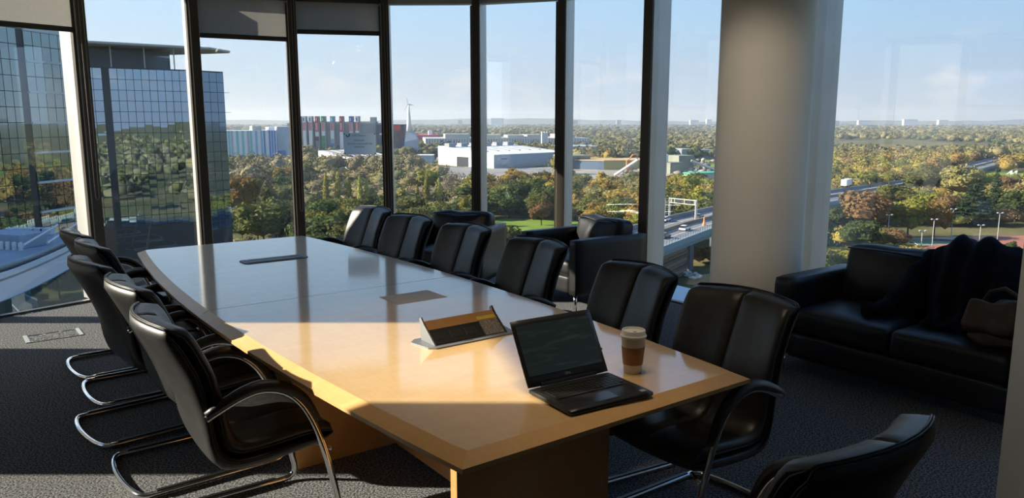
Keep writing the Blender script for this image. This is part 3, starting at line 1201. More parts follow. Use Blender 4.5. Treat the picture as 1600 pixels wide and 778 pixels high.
def crown_mesh(kind, seed):
    """unit crown: height 1, base of foliage near z=.12"""
    rg = random.Random(seed)
    bl = []
    if kind == 'round':
        bl.append((0, 0, .56, .36, .36))
        for k in range(9):
            w = k * 2.4 + rg.random()
            r_ = rg.uniform(.17, .30)
            bl.append((r_ * math.cos(w), r_ * math.sin(w), rg.uniform(.34, .78), rg.uniform(.15, .23), rg.uniform(.13, .2)))
        n, sz = 1500, .036
    elif kind == 'tall':
        for k in range(9):
            z = .2 + .66 * k / 8
            r_ = .27 * math.sin(PI * (.18 + .74 * k / 8))
            w = k * 2.4
            bl.append((r_ * .5 * math.cos(w), r_ * .5 * math.sin(w), z, r_ + .06, .14))
        n, sz = 1400, .034
    elif kind == 'poplar':
        for k in range(8):
            z = .12 + .76 * k / 7
            bl.append((rg.uniform(-.012, .012), rg.uniform(-.012, .012), z, .028 + .075 * math.sin(PI * (.16 + .80 * k / 7)) ** .8, .12))
        n, sz = 1100, .026
    elif kind == 'conifer':
        for k in range(10):
            z = .10 + .84 * k / 9
            r_ = .27 * (1 - .9 * k / 9) * rg.uniform(.8, 1.15)
            for q_ in range(3):
                w = q_ * 2.1 + k
                bl.append((r_ * .55 * math.cos(w), r_ * .55 * math.sin(w), z, r_ * .5 + .03, .045))
        n, sz = 1500, .03
    elif kind == 'cedar':
        for k in range(9):
            z = .2 + .72 * k / 8
            r_ = .42 * (1 - .75 * k / 8)
            for q_ in range(4):
                w = q_ * 1.57 + k * .7
                bl.append((r_ * .6 * math.cos(w), r_ * .6 * math.sin(w), z + rg.uniform(-.02, .02), r_ * .42 + .03, .04))
        n, sz = 1700, .03
    elif kind == 'bare':
        for k in range(9):
            w = k * 2.4 + rg.random()
            r_ = rg.uniform(.1, .3)
            bl.append((r_ * math.cos(w), r_ * math.sin(w), rg.uniform(.4, .8), rg.uniform(.14, .22), rg.uniform(.14, .2)))
        n, sz = 1500, .022
    else:  # shrub
        for k in range(7):
            w = k * 2.4
            r_ = rg.uniform(.15, .4)
            bl.append((r_ * math.cos(w), r_ * math.sin(w), rg.uniform(.3, .6), rg.uniform(.2, .32), rg.uniform(.25, .35)))
        n, sz = 900, .05
    vs, fs = leaf_cloud(bl, n, sz, seed, fill=(kind != 'bare'))
    m = MB()
    m.v, m.f = vs, [tuple(f) for f in fs]
    me = bpy.data.meshes.new('crown')
    me.from_pydata(m.v, [], m.f)
    me.update()
    return me


def bare_twigs(seed):
    """leafless crown: forked twigs"""
    rg = random.Random(seed)
    m = MB()

    def grow(p, d, ln, r_, lev):
        q_ = p + d * ln
        m.tube([p, q_], [r_, r_ * .7], 4)
        if lev == 0:
            return
        for k in range(3):
            e = (d + Vector((rg.uniform(-.7, .7), rg.uniform(-.7, .7), rg.uniform(-.1, .5)))).normalized()
            grow(q_, e, ln * rg.uniform(.6, .8), r_ * .6, lev - 1)
    for k in range(4):
        grow(Vector((0, 0, .1)), Vector((math.cos(k * 1.6) * .5, math.sin(k * 1.6) * .5, 1)).normalized(), .24, .012, 4)
    me = bpy.data.meshes.new('crown')
    me.from_pydata(m.v, [], m.f)
    me.update()
    return me


SHAPES = {}
for kd, cnt in (('round', 4), ('tall', 2), ('poplar', 2), ('conifer', 2), ('cedar', 1), ('bare', 2), ('shrub', 3)):
    SHAPES[kd] = [crown_mesh(kd, 100 * len(SHAPES) + k) for k in range(cnt)]
CROWNS = {}


def crown_for(kind, colour, k):
    key = (kind, colour, k % len(SHAPES[kind]))
    if key not in CROWNS:
        me = SHAPES[kind][key[2]].copy()
        me.materials.append(LEAFM[colour])
        CROWNS[key] = me
    return CROWNS[key]


TRUNK = MB().tube([(0, 0, -.02), (.01, 0, .2), (0, .01, .5)], [.028, .02, .01], 7).mesh('trunk', BARK, True)
NTREE = [0]


def tree(name, x, y, h, wdt, kind, colour, label, cat='tree', group=None, z=GZ):
    k = NTREE[0]
    NTREE[0] += 1
    t = empty(name, (x, y, z), (k * 2.399) % (2 * PI), label=label, cat=cat, group=group)
    sx = h * wdt
    link('crown', crown_for(kind, colour, k), t, scale=(sx, sx, h))
    if kind != 'shrub':
        link('trunk', TRUNK, t, scale=(h, h, h))
    return t


WIN = [(-1e9, 160, 'the narrow window beside the tower'), (160, 455, 'the window with the grey blind'), (455, 602, 'the window with the caution plate'),
       (602, 746, 'the window with the wind turbine'), (746, 880, 'the window with the white warehouse'),
       (880, 1010, 'the window behind the larger armchair'), (1010, 1200, 'the window beside the round column'), (1200, 1e9, 'the wide window above the sofa')]


def win_of(px):
    for a_, b_, n_ in WIN:
        if a_ <= px < b_:
            return n_
    return WIN[-1][2]


def px_of(x, y, z):
    c, s = math.cos(PITCH), math.sin(PITCH)
    zc = y * c - (z - EYE) * s
    return 800 + FPX * x / zc, 389 - FPX * (y * s + (z - EYE) * c) / zc


def gpt(px, py):
    return at(px, py, GZ)


# named trees that the view singles out:  px, base row, top row, width/height, shape, colour, label
named = [
    (412, 392, 308, 1.15, 'round', 'olive green', 'big rounded olive tree in front of the lawn, right of the tower corner'),
    (380, 345, 268, .9, 'round', 'golden', 'golden orange tree close beside the tower corner'),
    (424, 292, 278, 1.0, 'round', 'golden', 'small bright orange tree above the lawn left of the first poplar'),
    (510, 322, 270, .95, 'poplar', 'poplar', 'first tall yellow green poplar counted from the left'),
    (529, 322, 268, .95, 'poplar', 'poplar', 'second tall yellow green poplar counted from the left'),
    (545, 322, 268, .95, 'poplar', 'poplar', 'third tall yellow green poplar counted from the left'),
    (563, 325, 274, .85, 'poplar', 'poplar', 'fourth tall yellow green poplar counted from the left'),
    (574, 325, 280, .85, 'poplar', 'poplar', 'slender fifth poplar close beside the fourth'),
    (541, 384, 350, .9, 'poplar', 'golden', 'narrow rust orange tree just left of the farthest right hand chair'),
    (652, 326, 288, 1.1, 'poplar', 'poplar', 'short yellow poplar left of the pair below the turbine'),
    (667, 326, 275, 1.1, 'poplar', 'poplar', 'tall yellow poplar in the middle below the turbine'),
    (686, 326, 278, 1.15, 'poplar', 'poplar', 'broad yellow poplar right of the pair below the turbine'),
    (706, 318, 264, 1.0, 'bare', 'bare grey brown', 'leafless grey tree beside the broad yellow poplar'),
    (668, 300, 262, 1.1, 'round', 'yellow green', 'yellow green tree rising behind the yellow poplars'),
    (846, 352, 312, 1.05, 'round', 'orange brown', 'reddish brown tree at the right end of the dark tree belt'),
    (1551, 345, 262, .62, 'conifer', 'conifer', 'tall dark conifer near the right edge of the wide window'),
    (1520, 352, 284, 1.2, 'cedar', 'conifer', 'spreading dark cedar left of the tall conifer'),
    (1418, 372, 306, 1.1, 'round', 'yellow green', 'bright yellow green round tree in the middle of the wide window'),
    (1458, 372, 308, 1.0, 'round', 'golden', 'golden tree right of the bright round tree'),
    (1352, 375, 290, 1.15, 'round', 'orange brown', 'large russet tree left of the bright round tree'),
    (1340, 396, 340, 1.3, 'round', 'dark green', 'broad dark green tree in front of the russet tree'),
    (1500, 318, 252, 1.2, 'round', 'straw', 'pale straw coloured tree left of the cedar'),
    (1440, 305, 254, 1.5, 'round', 'olive green', 'broad olive tree behind the bright round tree'),
    (1578, 418, 376, .95, 'tall', 'dark green', 'bushy dark shrub tree by the courts near the right edge'),
    (1527, 410, 374, 1.0, 'shrub', 'dark green', 'rounded evergreen bush between the two courts'),
    (1478, 404, 386, 1.6, 'shrub', 'olive green', 'low olive bush left of the evergreen bush by the courts'),
    (1420, 402, 374, 1.5, 'shrub', 'golden', 'orange brown bush at the left end of the courts'),
    (1375, 405, 380, 1.8, 'shrub', 'olive green', 'low bush behind the sofa cushion left of the orange bush'),
    (1305, 420, 382, 1.6, 'shrub', 'yellow green', 'yellow green bush behind the sofa arm'),
    (1098, 412, 376, 1.3, 'shrub', 'golden', 'golden bush beside the dark viaduct pier'),
]
for (px, by, ty, wdt, kind, colour, lab) in named:
    p = gpt(px, by)
    h = zat(ty, p.y) - GZ
    tree('bush' if kind == 'shrub' else {'poplar': 'poplar_tree', 'conifer': 'conifer_tree', 'cedar': 'cedar_tree', 'bare': 'bare_tree'}.get(kind, 'broadleaf_tree'),
         p.x, p.y, h, wdt, kind, colour, lab, 'bush' if kind == 'shrub' else 'tree')
NAMED_BOX = [(t_[0], t_[1], t_[2], (t_[1] - t_[2]) * t_[3] * (.14 if t_[4] == 'poplar' else .45)) for t_ in named]
NAMED_XY = [(gpt(t_[0], t_[1]).x, gpt(t_[0], t_[1]).y) for t_ in named]


def inside(x, y, poly):
    c = False
    n = len(poly)
    for i_ in range(n):
        x0, y0 = poly[i_]
        x1, y1 = poly[i_ - 1]
        if (y0 > y) != (y1 > y) and x < (x1 - x0) * (y - y0) / (y1 - y0) + x0:
            c = not c
    return c


# viaduct: points along the near edge of the deck, width of the deck
VPTS = [(-20, 82), (10, 131), (30.9, 165), (54, 202), (80, 236), (134, 300), (232, 424), (335, 556), (480, 730)]
VWD = 17.0


def vnorm(i_):
    a_, b_ = VPTS[max(i_ - 1, 0)], VPTS[min(i_ + 1, len(VPTS) - 1)]
    d_ = Vector((b_[0] - a_[0], b_[1] - a_[1], 0)).normalized()
    return Vector((-d_.y, d_.x, 0))


def voff(w_):
    """the near edge line moved w_ metres across the deck"""
    return [(p_[0] + vnorm(i_).x * w_, p_[1] + vnorm(i_).y * w_) for i_, p_ in enumerate(VPTS)]


KEEP = [
    [(-16, 205), (25, 205), (29, 290), (0, 298), (-17, 286)],
    [(-120, 272), (-72, 276), (-64, 304), (-120, 318)],
    voff(-7) + voff(VWD + 5)[::-1],
    [(22, 128), (60, 185), (84, 215), (62, 225), (30, 190)],
    [(118, 205), (215, 195), (225, 268), (112, 276)],
    [(255, 405), (420, 400), (520, 560), (330, 570), (262, 450)],
    [(88, 640), (190, 640), (200, 760), (80, 760)],
    [(-95, 450), (-95, 560), (-160, 560)],
    # industrial estate
    [(-30, 415), (30, 415), (34, 640), (-80, 640)],
    [(30, 385), (150, 400), (180, 640), (36, 640)],
    [(-300, 640), (60, 640), (60, 760), (-330, 760)],
]


def palette(px, Y):
    r_ = random.random()
    if px < 455:
        t_ = [('olive green', .35), ('dark green', .35), ('golden', .12), ('bare grey brown', .18)]
        if 380 < Y:
            t_ = [('bare grey brown', .55), ('olive green', .3), ('golden', .15)]
    elif px < 602:
        t_ = [('olive green', .4), ('dark green', .4), ('yellow green', .2)]
        if Y > 430:
            t_ = [('bare grey brown', .5), ('dark green', .25), ('olive green', .25)]
    elif px < 746:
        t_ = [('olive green', .45), ('dark green', .2), ('yellow green', .25), ('straw', .1)]
    elif px < 880:
        t_ = [('dark green', .5), ('olive green', .4), ('golden', .1)]
        if Y > 340:
            t_ = [('golden', .45), ('olive green', .35), ('straw', .2)]
    elif px < 1200:
        t_ = [('yellow green', .35), ('golden', .25), ('olive green', .2), ('straw', .2)]
    else:
        t_ = [('olive green', .28), ('straw', .22), ('orange brown', .18), ('yellow green', .16), ('dark green', .16)]
    for n_, w_ in t_:
        r_ -= w_
        if r_ <= 0:
            return n_
    return t_[0][0]


cand = []
step = 9.5
Y = 120.0
while Y < 720:
    st = step if Y < 330 else step * (1 + (Y - 330) / 600)
    X = -.62 * Y - 20
    while X < .74 * Y + 20:
        x, y = X + random.uniform(-.4, .4) * st, Y + random.uniform(-.4, .4) * st
        X += st
        if any(inside(x, y, k) for k in KEEP):
            continue
        if any((x - a_) ** 2 + (y - b_) ** 2 < 36 for a_, b_ in NAMED_XY):
            continue
        h = random.uniform(9, 14.5) * (.8 if random.random() < .25 else 1)
        px, pt = px_of(x, y, GZ + h)
        pb = px_of(x, y, GZ)[1]
        if 455 < px < 720 and 285 < y < 425:
            h *= .62
        if px > 1405 and y < 262:
            continue
        ok = True
        for (npx, nby, nty, nw), (nx_, ny_) in zip(NAMED_BOX, NAMED_XY):
            if y < ny_ and abs(px - npx) < nw + 6:
                lim = nty + .72 * (nby - nty)
                hm = zat(lim, y) - GZ
                if h > hm:
                    h = hm
                    ok = ok and hm > 3.5
        if not ok:
            continue
        px, pt = px_of(x, y, GZ + h)
        cand.append((x, y, h, px, pt, pb))
    Y += st * .92


def hidden(px, pt, pb):
    if px < 372 or px > 1602 or pt > 425:
        return True
    if 1128 < px < 1252:
        return True
    if px < 560 and pt > 372:
        return True
    if 560 < px < 775 and pt > 352:
        return True
    if 775 <= px < 1015 and pt > 378:
        return True
    if px > 1270 and pt > 405:
        return True
    return False


vis = [c for c in cand if not hidden(c[3], c[4], c[5])]
vis.sort(key=lambda c: -c[2] / c[1])
single = [c for c in vis if c[1] < 430][:265]
chosen = set(id(c) for c in single)
rest = [c for c in cand if id(c) not in chosen and not (hidden(c[3], c[4], c[5]) and (c[1] < 260 or 372 < c[3] < 1590))]
adj = {'olive green': 'olive tree', 'dark green': 'dark green tree', 'yellow green': 'yellow green tree', 'golden': 'golden tree',
       'orange brown': 'russet tree', 'bare grey brown': 'bare grey tree', 'straw': 'pale straw tree'}
ORD = ['first', 'second', 'third', 'fourth', 'fifth', 'sixth', 'seventh', 'eighth', 'ninth', 'tenth', 'eleventh', 'twelfth', 'thirteenth', 'fourteenth', 'fifteenth',
       'sixteenth', 'seventeenth', 'eighteenth', 'nineteenth', 'twentieth']
SHORT = {'the narrow window beside the tower': 'narrow window', 'the window with the grey blind': 'grey blind window', 'the window with the caution plate': 'caution window',
         'the window with the wind turbine': 'turbine window', 'the window with the white warehouse': 'warehouse window', 'the window behind the larger armchair': 'armchair window',
         'the window beside the round column': 'column window', 'the wide window above the sofa': 'sofa window'}
bins = {}
for (x, y, h, px, pt, pb) in single:
    c_ = palette(px, y)
    row = 'nearest' if y < 225 else ('near' if y < 275 else ('middle' if y < 330 else 'far'))
    bins.setdefault((c_, row, win_of(px)), []).append((px, x, y, h))
for (c_, row, w_), lst in bins.items():
    lst.sort()
    for n_, (px, x, y, h) in enumerate(lst):
        kind = 'bare' if c_ == 'bare grey brown' else ('tall' if random.random() < .22 else 'round')
        pos = (ORD[n_] + ' ') if len(lst) > 1 else 'only '
        lab = '%s%s %sin the %s belt outside the %s' % (pos, adj[c_], 'from the left ' if len(lst) > 1 else '', row, SHORT[w_])
        tree('broadleaf_tree' if kind != 'bare' else 'bare_tree', x, y, h, random.uniform(1.0, 1.3), kind, c_, lab, 'tree', '%ss in the %s tree belt' % (adj[c_], row))


def leafy_mass(name, trees, nq, m, label, seed, size=.055, sub=1):
    rg = np.random.default_rng(seed)
    bm = bmesh.new()
    bmesh.ops.create_icosphere(bm, subdivisions=sub, radius=1)
    bm.verts.index_update()
    iv = np.array([v.co[:] for v in bm.verts])
    itf = np.array([[v.index for v in f.verts] for f in bm.faces])
    bm.free()
    V, F3, F4 = [], [], []
    off = 0
    for (x, y, h, w_) in trees:
        jit = 1 + rg.uniform(-.22, .22, (len(iv), 1))
        core = iv * jit * np.array([w_ * .40, w_ * .40, h * .37]) + np.array([x, y, GZ + h * .52])
        V.append(core)
        F3.append(itf + off)
        off += len(iv)
        if nq:
            d = rg.normal(size=(nq, 3))
            d[:, 2] = np.abs(d[:, 2]) - .25
            d /= np.linalg.norm(d, axis=1)[:, None]
            lob = 1 + .16 * np.sin(d[:, :1] * 5 + x) * np.cos(d[:, 1:2] * 5 + y)
            c = d * lob * np.array([w_ * .5, w_ * .5, h * .46]) * rg.uniform(.85, 1.06, (nq, 1)) + np.array([x, y, GZ + h * .52])
            nr = d + rg.normal(scale=.5, size=(nq, 3))
            nr /= np.linalg.norm(nr, axis=1)[:, None]
            t = np.cross(nr, rg.normal(size=(nq, 3)))
            t /= np.linalg.norm(t, axis=1)[:, None]
            b = np.cross(nr, t)
            s_ = h * size * rg.uniform(.6, 1.3, (nq, 1))
            V.append(np.stack([c + t * s_, c + b * s_ * .6, c - t * s_, c - b * s_ * .6], 1).reshape(-1, 3))
            F4.append(np.arange(4 * nq).reshape(-1, 4) + off)
            off += 4 * nq
    V = np.concatenate(V)
    F3 = np.concatenate(F3)
    F4 = np.concatenate(F4) if F4 else np.zeros((0, 4), int)
    me = bpy.data.meshes.new(name)
    me.vertices.add(len(V))
    me.vertices.foreach_set('co', V.ravel())
    li = np.concatenate([F3.ravel(), F4.ravel()])
    me.loops.add(len(li))
    me.loops.foreach_set('vertex_index', li)
    me.polygons.add(len(F3) + len(F4))
    ls = np.concatenate([np.arange(len(F3)) * 3, len(F3) * 3 + np.arange(len(F4)) * 4])
    me.polygons.foreach_set('loop_start', ls)
    me.update(calc_edges=True)
    me.validate()
    me.materials.append(m)
    o = bpy.data.objects.new(name, me)
    COL.objects.link(o)
    return tag(o, label, 'woodland', kind='stuff')


def wood_mix(name, cols, scale):
    m = bpy.data.materials.new(name)
    m.use_nodes = True
    n, l = m.node_tree.nodes, m.node_tree.links
    b = n['Principled BSDF']
    b.inputs['Roughness'].default_value = 1
    b.inputs['Specular IOR Level'].default_value = .05
    tc = n.new('ShaderNodeTexCoord')
    nz = n.new('ShaderNodeTexNoise')
    nz.inputs['Scale'].default_value = scale
    nz.inputs['Detail'].default_value = 2
    l.new(tc.outputs['Object'], nz.inputs['Vector'])
    cr = n.new('ShaderNodeValToRGB')
    e = cr.color_ramp.elements
    while len(e) < len(cols):
        e.new(.5)
    for i_, (k, c) in enumerate(zip(e, cols)):
        k.position = .30 + .40 * i_ / (len(cols) - 1)
        k.color = (*c, 1)
    l.new(nz.outputs[0], cr.inputs[0])
    hs = n.new('ShaderNodeHueSaturation')
    l.new(cr.outputs[0], hs.inputs['Color'])
    g = n.new('ShaderNodeNewGeometry')
    mr = n.new('ShaderNodeMapRange')
    mr.inputs['To Min'].default_value = .6
    mr.inputs['To Max'].default_value = 1.35
    l.new(g.outputs['Random Per Island'], mr.inputs['Value'])
    l.new(mr.outputs[0], hs.inputs['Value'])
    l.new(hs.outputs[0], b.inputs['Base Color'])
    return m


MIXL = wood_mix('mixed_leaves_left', [(.075, .095, .03), (.155, .15, .055), (.22, .18, .11), (.25, .20, .075)], .035)
MIXR = wood_mix('mixed_leaves_right', [(.07, .09, .025), (.17, .16, .04), (.26, .20, .05), (.22, .12, .05), (.25, .22, .09)], .035)
FARM = wood_mix('distant_leaves', [(.06, .08, .035), (.13, .125, .055), (.20, .165, .075), (.10, .11, .05)], .012)
lf, rt = [], []
for (x, y, h, px, pt, pb) in rest:
    (rt if px > 860 else lf).append((x, y, h, random.uniform(10, 14) * (1 if y < 330 else 1.25)))
leafy_mass('woodland', lf, 190, MIXL, 'mixed woodland canopy outside the left and middle windows', 11)
leafy_mass('woodland', rt, 190, MIXR, 'autumn woodland canopy outside the right hand windows', 12)
# distant country: tree belts out to the horizon
far = []
for k in range(11000):
    Y = 690 * (9.5 ** (random.random() ** 1.25))
    X = random.uniform(-.72, .78) * Y
    if any(inside(X, Y, q_) for q_ in KEEP):
        continue
    if noise.noise(Vector((X * .0016, Y * .0011, 2.2))) < -.30:
        continue
    h = random.uniform(9, 15)
    far.append((X, Y, h, random.uniform(9, 17) * (1 + Y / 3000)))
leafy_mass('woodland', far, 22, FARM, 'distant tree belts reaching to the horizon', 13, size=.13)
# trees around the back and sides, seen only mirrored in the glass tower
back = []
for k in range(2600):
    w = random.uniform(-.5, 2.6) + PI * 1.0
    d_ = random.uniform(90, 1500)
    x, y = d_ * math.cos(w) , d_ * math.sin(w)
    if y > 60 and abs(x) < .8 * y:
        continue
    back.append((x, y, random.uniform(8, 14), random.uniform(10, 20)))
for k in range(900):
    y = random.uniform(-400, 150)
    x = random.uniform(100, 1200)
    back.append((x, y, random.uniform(8, 14), random.uniform(10, 20)))
leafy_mass('woodland', back, 12, MIXL, 'tree belts beside and behind the office building', 14, size=.14)

# ------------------------------------------------------------------ mirror glass tower on the left
TGLASS = mirror_mat('tower_glass', (.40, .52, .64), (.012, .035, .05), .78, .035, .35)
TGLASS2 = mirror_mat('tower_side_glass', (.30, .42, .56), (.015, .04, .07), .6, .03, .35)
TGREEN = mirror_mat('tower_green_glass', (.42, .52, .54), (.05, .085, .085), .6, .03, .35)
TFRAME = mat('tower_frame', (.02, .028, .034), .4)
TBAND = mat('tower_band', (.55, .57, .58), .4)
CONC = mat('pale_concrete', (.42, .42, .40), .85, var=.08, scale=.5)


def wpt(px, Y):
    return Vector((xat(px, Y), Y, 0))


def facade_panes(root, p0, p1, cols, rows, rowh, ztop, m, gap=.09, limit=None, name='glass_pane'):
    d = p1 - p0
    L = d.length
    ang = math.atan2(d.y, d.x)
    cw = L / cols
    me = MB().box(0, 0, 0, cw - gap, .05, rowh - gap).mesh(name, m)
    nr = Vector((d.y, -d.x, 0)).normalized()
    for r_ in range(rows):
        for c_ in range(cols):
            p = p0 + d * ((c_ + .5) / cols) + nr * .06
            link(name, me, root, (p.x, p.y, ztop - rowh * (r_ + .5)), (random.gauss(0, .0022), 0, ang + random.gauss(0, .0022)))


def block(pts, z0, z1):
    return MB().prism([(p.x, p.y) for p in pts], z0, z1)


tw = empty('glass_tower', (0, 0, 0), label='dark blue mirror glass office tower with a flat wing canopy on its roof', cat='building')
B0, B1, B2 = wpt(126, 138), wpt(321, 150.5), wpt(365, 156)
bn = Vector((-(B1 - B0).y, (B1 - B0).x, 0)).normalized()
ZT = zat(107, 143)
block([B0, B1, B2, B2 + bn * 26, B0 + bn * 30], GZ, ZT + .2).build('tower_core', TFRAME, tw)
e0, e1 = B0.lerp(B1, .27), B0.lerp(B1, .325)
facade_panes(tw, B0, e0, 4, 15, 1.93, ZT, TGLASS)
facade_panes(tw, e1, B1, 11, 15, 1.93, ZT, TGLASS)
facade_panes(tw, B1, B2, 4, 16, 1.93, ZT, TGLASS2)
block([B0 + bn * 3, B0.lerp(B1, .84) + bn * 3, B0.lerp(B1, .84) + bn * 20, B0 + bn * 20], ZT, ZT + 3.6).build('plant_storey', mat('plant_grey', (.07, .085, .10), .5), tw)
ds = (B1 - B0).normalized()
wing = [B0 - ds * 8 - bn * 2.5, B1 + ds * 3 - bn * 1.5, B1 + ds * 8.2 + bn * 4, B1 + ds * 8.2 + bn * 5, B1 + bn * 16, B0 - ds * 8 + bn * 16]
block(wing, ZT + 4.05, ZT + 4.5).build('roof_canopy', mat('canopy_grey', (.42, .43, .43), .45), tw, bevel=.15)
for k in (.08, .36, .62, .86, .995):
    p = B0.lerp(B1, k) + bn * 1.6
    MB().tube([(p.x, p.y, ZT), (p.x, p.y, ZT + 4.1)], .12, 8).build('canopy_post', TBAND, tw)
for r_ in range(1, 8):
    p = B1.lerp(B2, .5) - Vector((bn.x, bn.y, 0)) * .1
    MB().box(*(B2 + ds * .35).xy, ZT - 1.93 * 2 * r_, 1.3, .5, .08).build('floor_band', TBAND, tw)

tl = empty('glass_wing', (0, 0, 0), label='nearer glass office wing with white floor bands at the left edge', cat='building')
A0, A1 = wpt(-70, 88), wpt(132, 108)
an = Vector((-(A1 - A0).y, (A1 - A0).x, 0)).normalized()
ZA = zat(50, 104)
block([A0, A1, A1 + an * 3.5, A0 + an * 4], GZ, ZA + .1).build('wing_core', TFRAME, tl)
em = A0.lerp(A1, .585)
em2 = A0.lerp(A1, .64)
facade_panes(tl, A0, em, 9, 17, 1.95, ZA, TGREEN)
facade_panes(tl, em2, A1, 5, 17, 1.95, ZA, TGREEN)
for r_ in range(0, 9):
    a_, b_ = em2.lerp(A1, .0), A1
    dd = b_ - a_
    mdl = (a_ + b_) / 2 - an * .16
    MB().box(mdl.x, mdl.y, ZA - 3.9 * r_, dd.length, .3, .28, math.atan2(dd.y, dd.x)).build('floor_band', TBAND, tl)
block([A0 + an * .6, A1 + an * .6, A1 + an * 3.2, A0 + an * 3.4], ZA, ZA + 4).build('top_storey', TGREEN, tl)
block([A0 - an, A1 - an, A1 + an * 4, A0 + an * 4], ZA + 4, ZA + 4.4).build('roof_slab', CONC, tl)

# unseen block added left of the frame to shade the lower roof; also mirrored in the wide window
nb = empty('office_block', (0, 0, 0), label='long glass office block left of the frame, seen mirrored in the wide window', cat='building')
block([Vector((-80, -55, 0)), Vector((-62, -55, 0)), Vector((-62, 70, 0)), Vector((-80, 70, 0))], GZ, 6.2).build('block_core', TFRAME, nb)
for r_ in range(10):
    MB().box(-61.9, 7.5, 6.2 - 2.0 - r_ * 3.9, .16, 124, 2.6).build('window_band', TGLASS2, nb)
block([Vector((-78, -50, 0)), Vector((-66, -50, 0)), Vector((-66, 64, 0)), Vector((-78, 64, 0))], 6.2, 8.0).build('plant_storey', TFRAME, nb)
block([Vector((-82, -58, 0)), Vector((-58, -58, 0)), Vector((-58, 73, 0)), Vector((-82, 73, 0))], 8.3, 8.7).build('roof_canopy', mat('canopy_grey', (.42, .43, .43), .45), nb)
for k in range(9):
    MB().tube([(-61.5, -50 + k * 14, 6.2), (-61.5, -50 + k * 14, 8.3)], .14, 8).build('canopy_post', TBAND, nb)

# lower podium roof with a curved white parapet
pod = empty('podium_roof', (0, 0, 0), label='lower flat roof with a curved white parapet at the bottom left', cat='roof')
ZR = -8.0
edge = [at(px, py, ZR) for px, py in ((-220, 482), (-110, 459), (0, 429), (55, 408), (108, 384), (150, 360))]
ed = []
for i_ in range(len(edge) - 1):
    for k in range(6):
        ed.append(edge[i_].lerp(edge[i_ + 1], k / 6))
ed.append(edge[-1])
for _ in range(8):
    ed = [ed[0]] + [(ed[i_ - 1] + ed[i_] * 2 + ed[i_ + 1]) / 4 for i_ in range(1, len(ed) - 1)] + [ed[-1]]
inner = [p + Vector((-.45, .9, 0)).normalized() * 1.0 for p in ed]
back_ = [at(152, 356, ZR), at(-80, 358, ZR), at(-260, 364, ZR)]
block(ed + back_, ZR - .5, ZR - .35).build('roof_deck', mat('roof_membrane', (.30, .33, .37), .8, var=.12, scale=.3), pod)


def ribbon(ptsa, ptsb, z0, z1, name, m, parent):
    n = len(ptsa)
    return block(list(ptsa) + list(ptsb)[::-1], z0, z1).build(name, m, parent)


ribbon(ed, [p + Vector((-.3, .6, 0)) * .6 for p in ed], ZR - 1.75, ZR, 'parapet', mat('white_cladding', (.58, .62, .68), .5), pod)
ribbon([p + Vector((-.35, .7, 0)) for p in ed], [p + Vector((-.6, 1.2, 0)) for p in ed], ZR - .4, ZR + .12, 'gutter_edge', TFRAME, pod)
ribbon([p + Vector((-.9, 1.8, 0)) for p in ed], [p + Vector((-1.05, 2.1, 0)) for p in ed], ZR - .35, ZR + .25, 'upstand', CONC, pod)
ribbon([p + Vector((.1, -.2, 0)) * 1 + Vector((0, .4, 0)) for p in ed], [p + Vector((-.7, 1.4, 0)) for p in ed], GZ, ZR - 1.75, 'lower_facade', TGREEN, pod)
q0, q1 = at(38, 398, ZR), at(91, 364, ZR)
for o_ in (0, 1.1):
    MB().tube([q0 + Vector((o_, o_, .7)), q1 + Vector((o_, o_, .7))], .09, 6).build('guard_rail', TBAND, pod)
ac = empty('air_handling_unit', at(18, 392, ZR - .35), R(-18), label='grey air handling unit with white cylinders on the lower roof', cat='machine')
MB().box(-2.2, 2.0, .55, 4.4, 2.4, 1.1).build('casing', mat('unit_grey', (.36, .40, .46), .6), ac, bevel=.05)
for k in range(4):
    MB().lathe([(.26, 0), (.26, .9), (.2, 1.0)], 12, (-2.2 + k * .95, .6, 0)).build('cylinder', CUPW, ac, smooth=True, auto=R(40)).scale = (.7, .7, .62)
for k, px in enumerate((22, 36, 50, 63, 75)):
    p = at(px, 366.5, ZR - .35)
    o = MB().box(0, 0, .3, .9, .8, .6).build('roof_vent', CUPW, None, bevel=.04, loc=p)
    tag(o, '%s small white vent box from the left along the back of the lower roof' % ORD[k], 'vent', 'row of white vent boxes on the lower roof')

# ------------------------------------------------------------------ industrial estate and far buildings
GREYRIB = mat('ribbed_grey', (.40, .39, .38), .6)
GREYD = mat('rib_shadow_grey', (.26, .27, .29), .6)  # plain dark grey, also used for painted shade on ribs and pylon sides
WHITEM = mat('white_metal_roof', (.74, .73, .70), .5)
BLUEG = mat('blue_grey_sheet', (.36, .42, .50), .6, var=.06, scale=.2)
BROWNR = mat('brown_roof', (.36, .29, .22), .8, var=.12, scale=.15)
RED = mat('banner_red', (.62, .07, .06), .6)
PINKT = mat('banner_pink', (.72, .36, .36), .6)
WHT = mat('banner_white', (.80, .79, .78), .6)
GRN = mat('banner_green', (.03, .30, .11), .6)
BLU = mat('banner_blue', (.05, .17, .50), .6)
TEAL = mat('teal_panel', (.16, .50, .52), .5)
NAVY = mat('mural_navy', (.035, .045, .09), .6)
MAROON = mat('maroon_panel', (.14, .03, .035), .6)


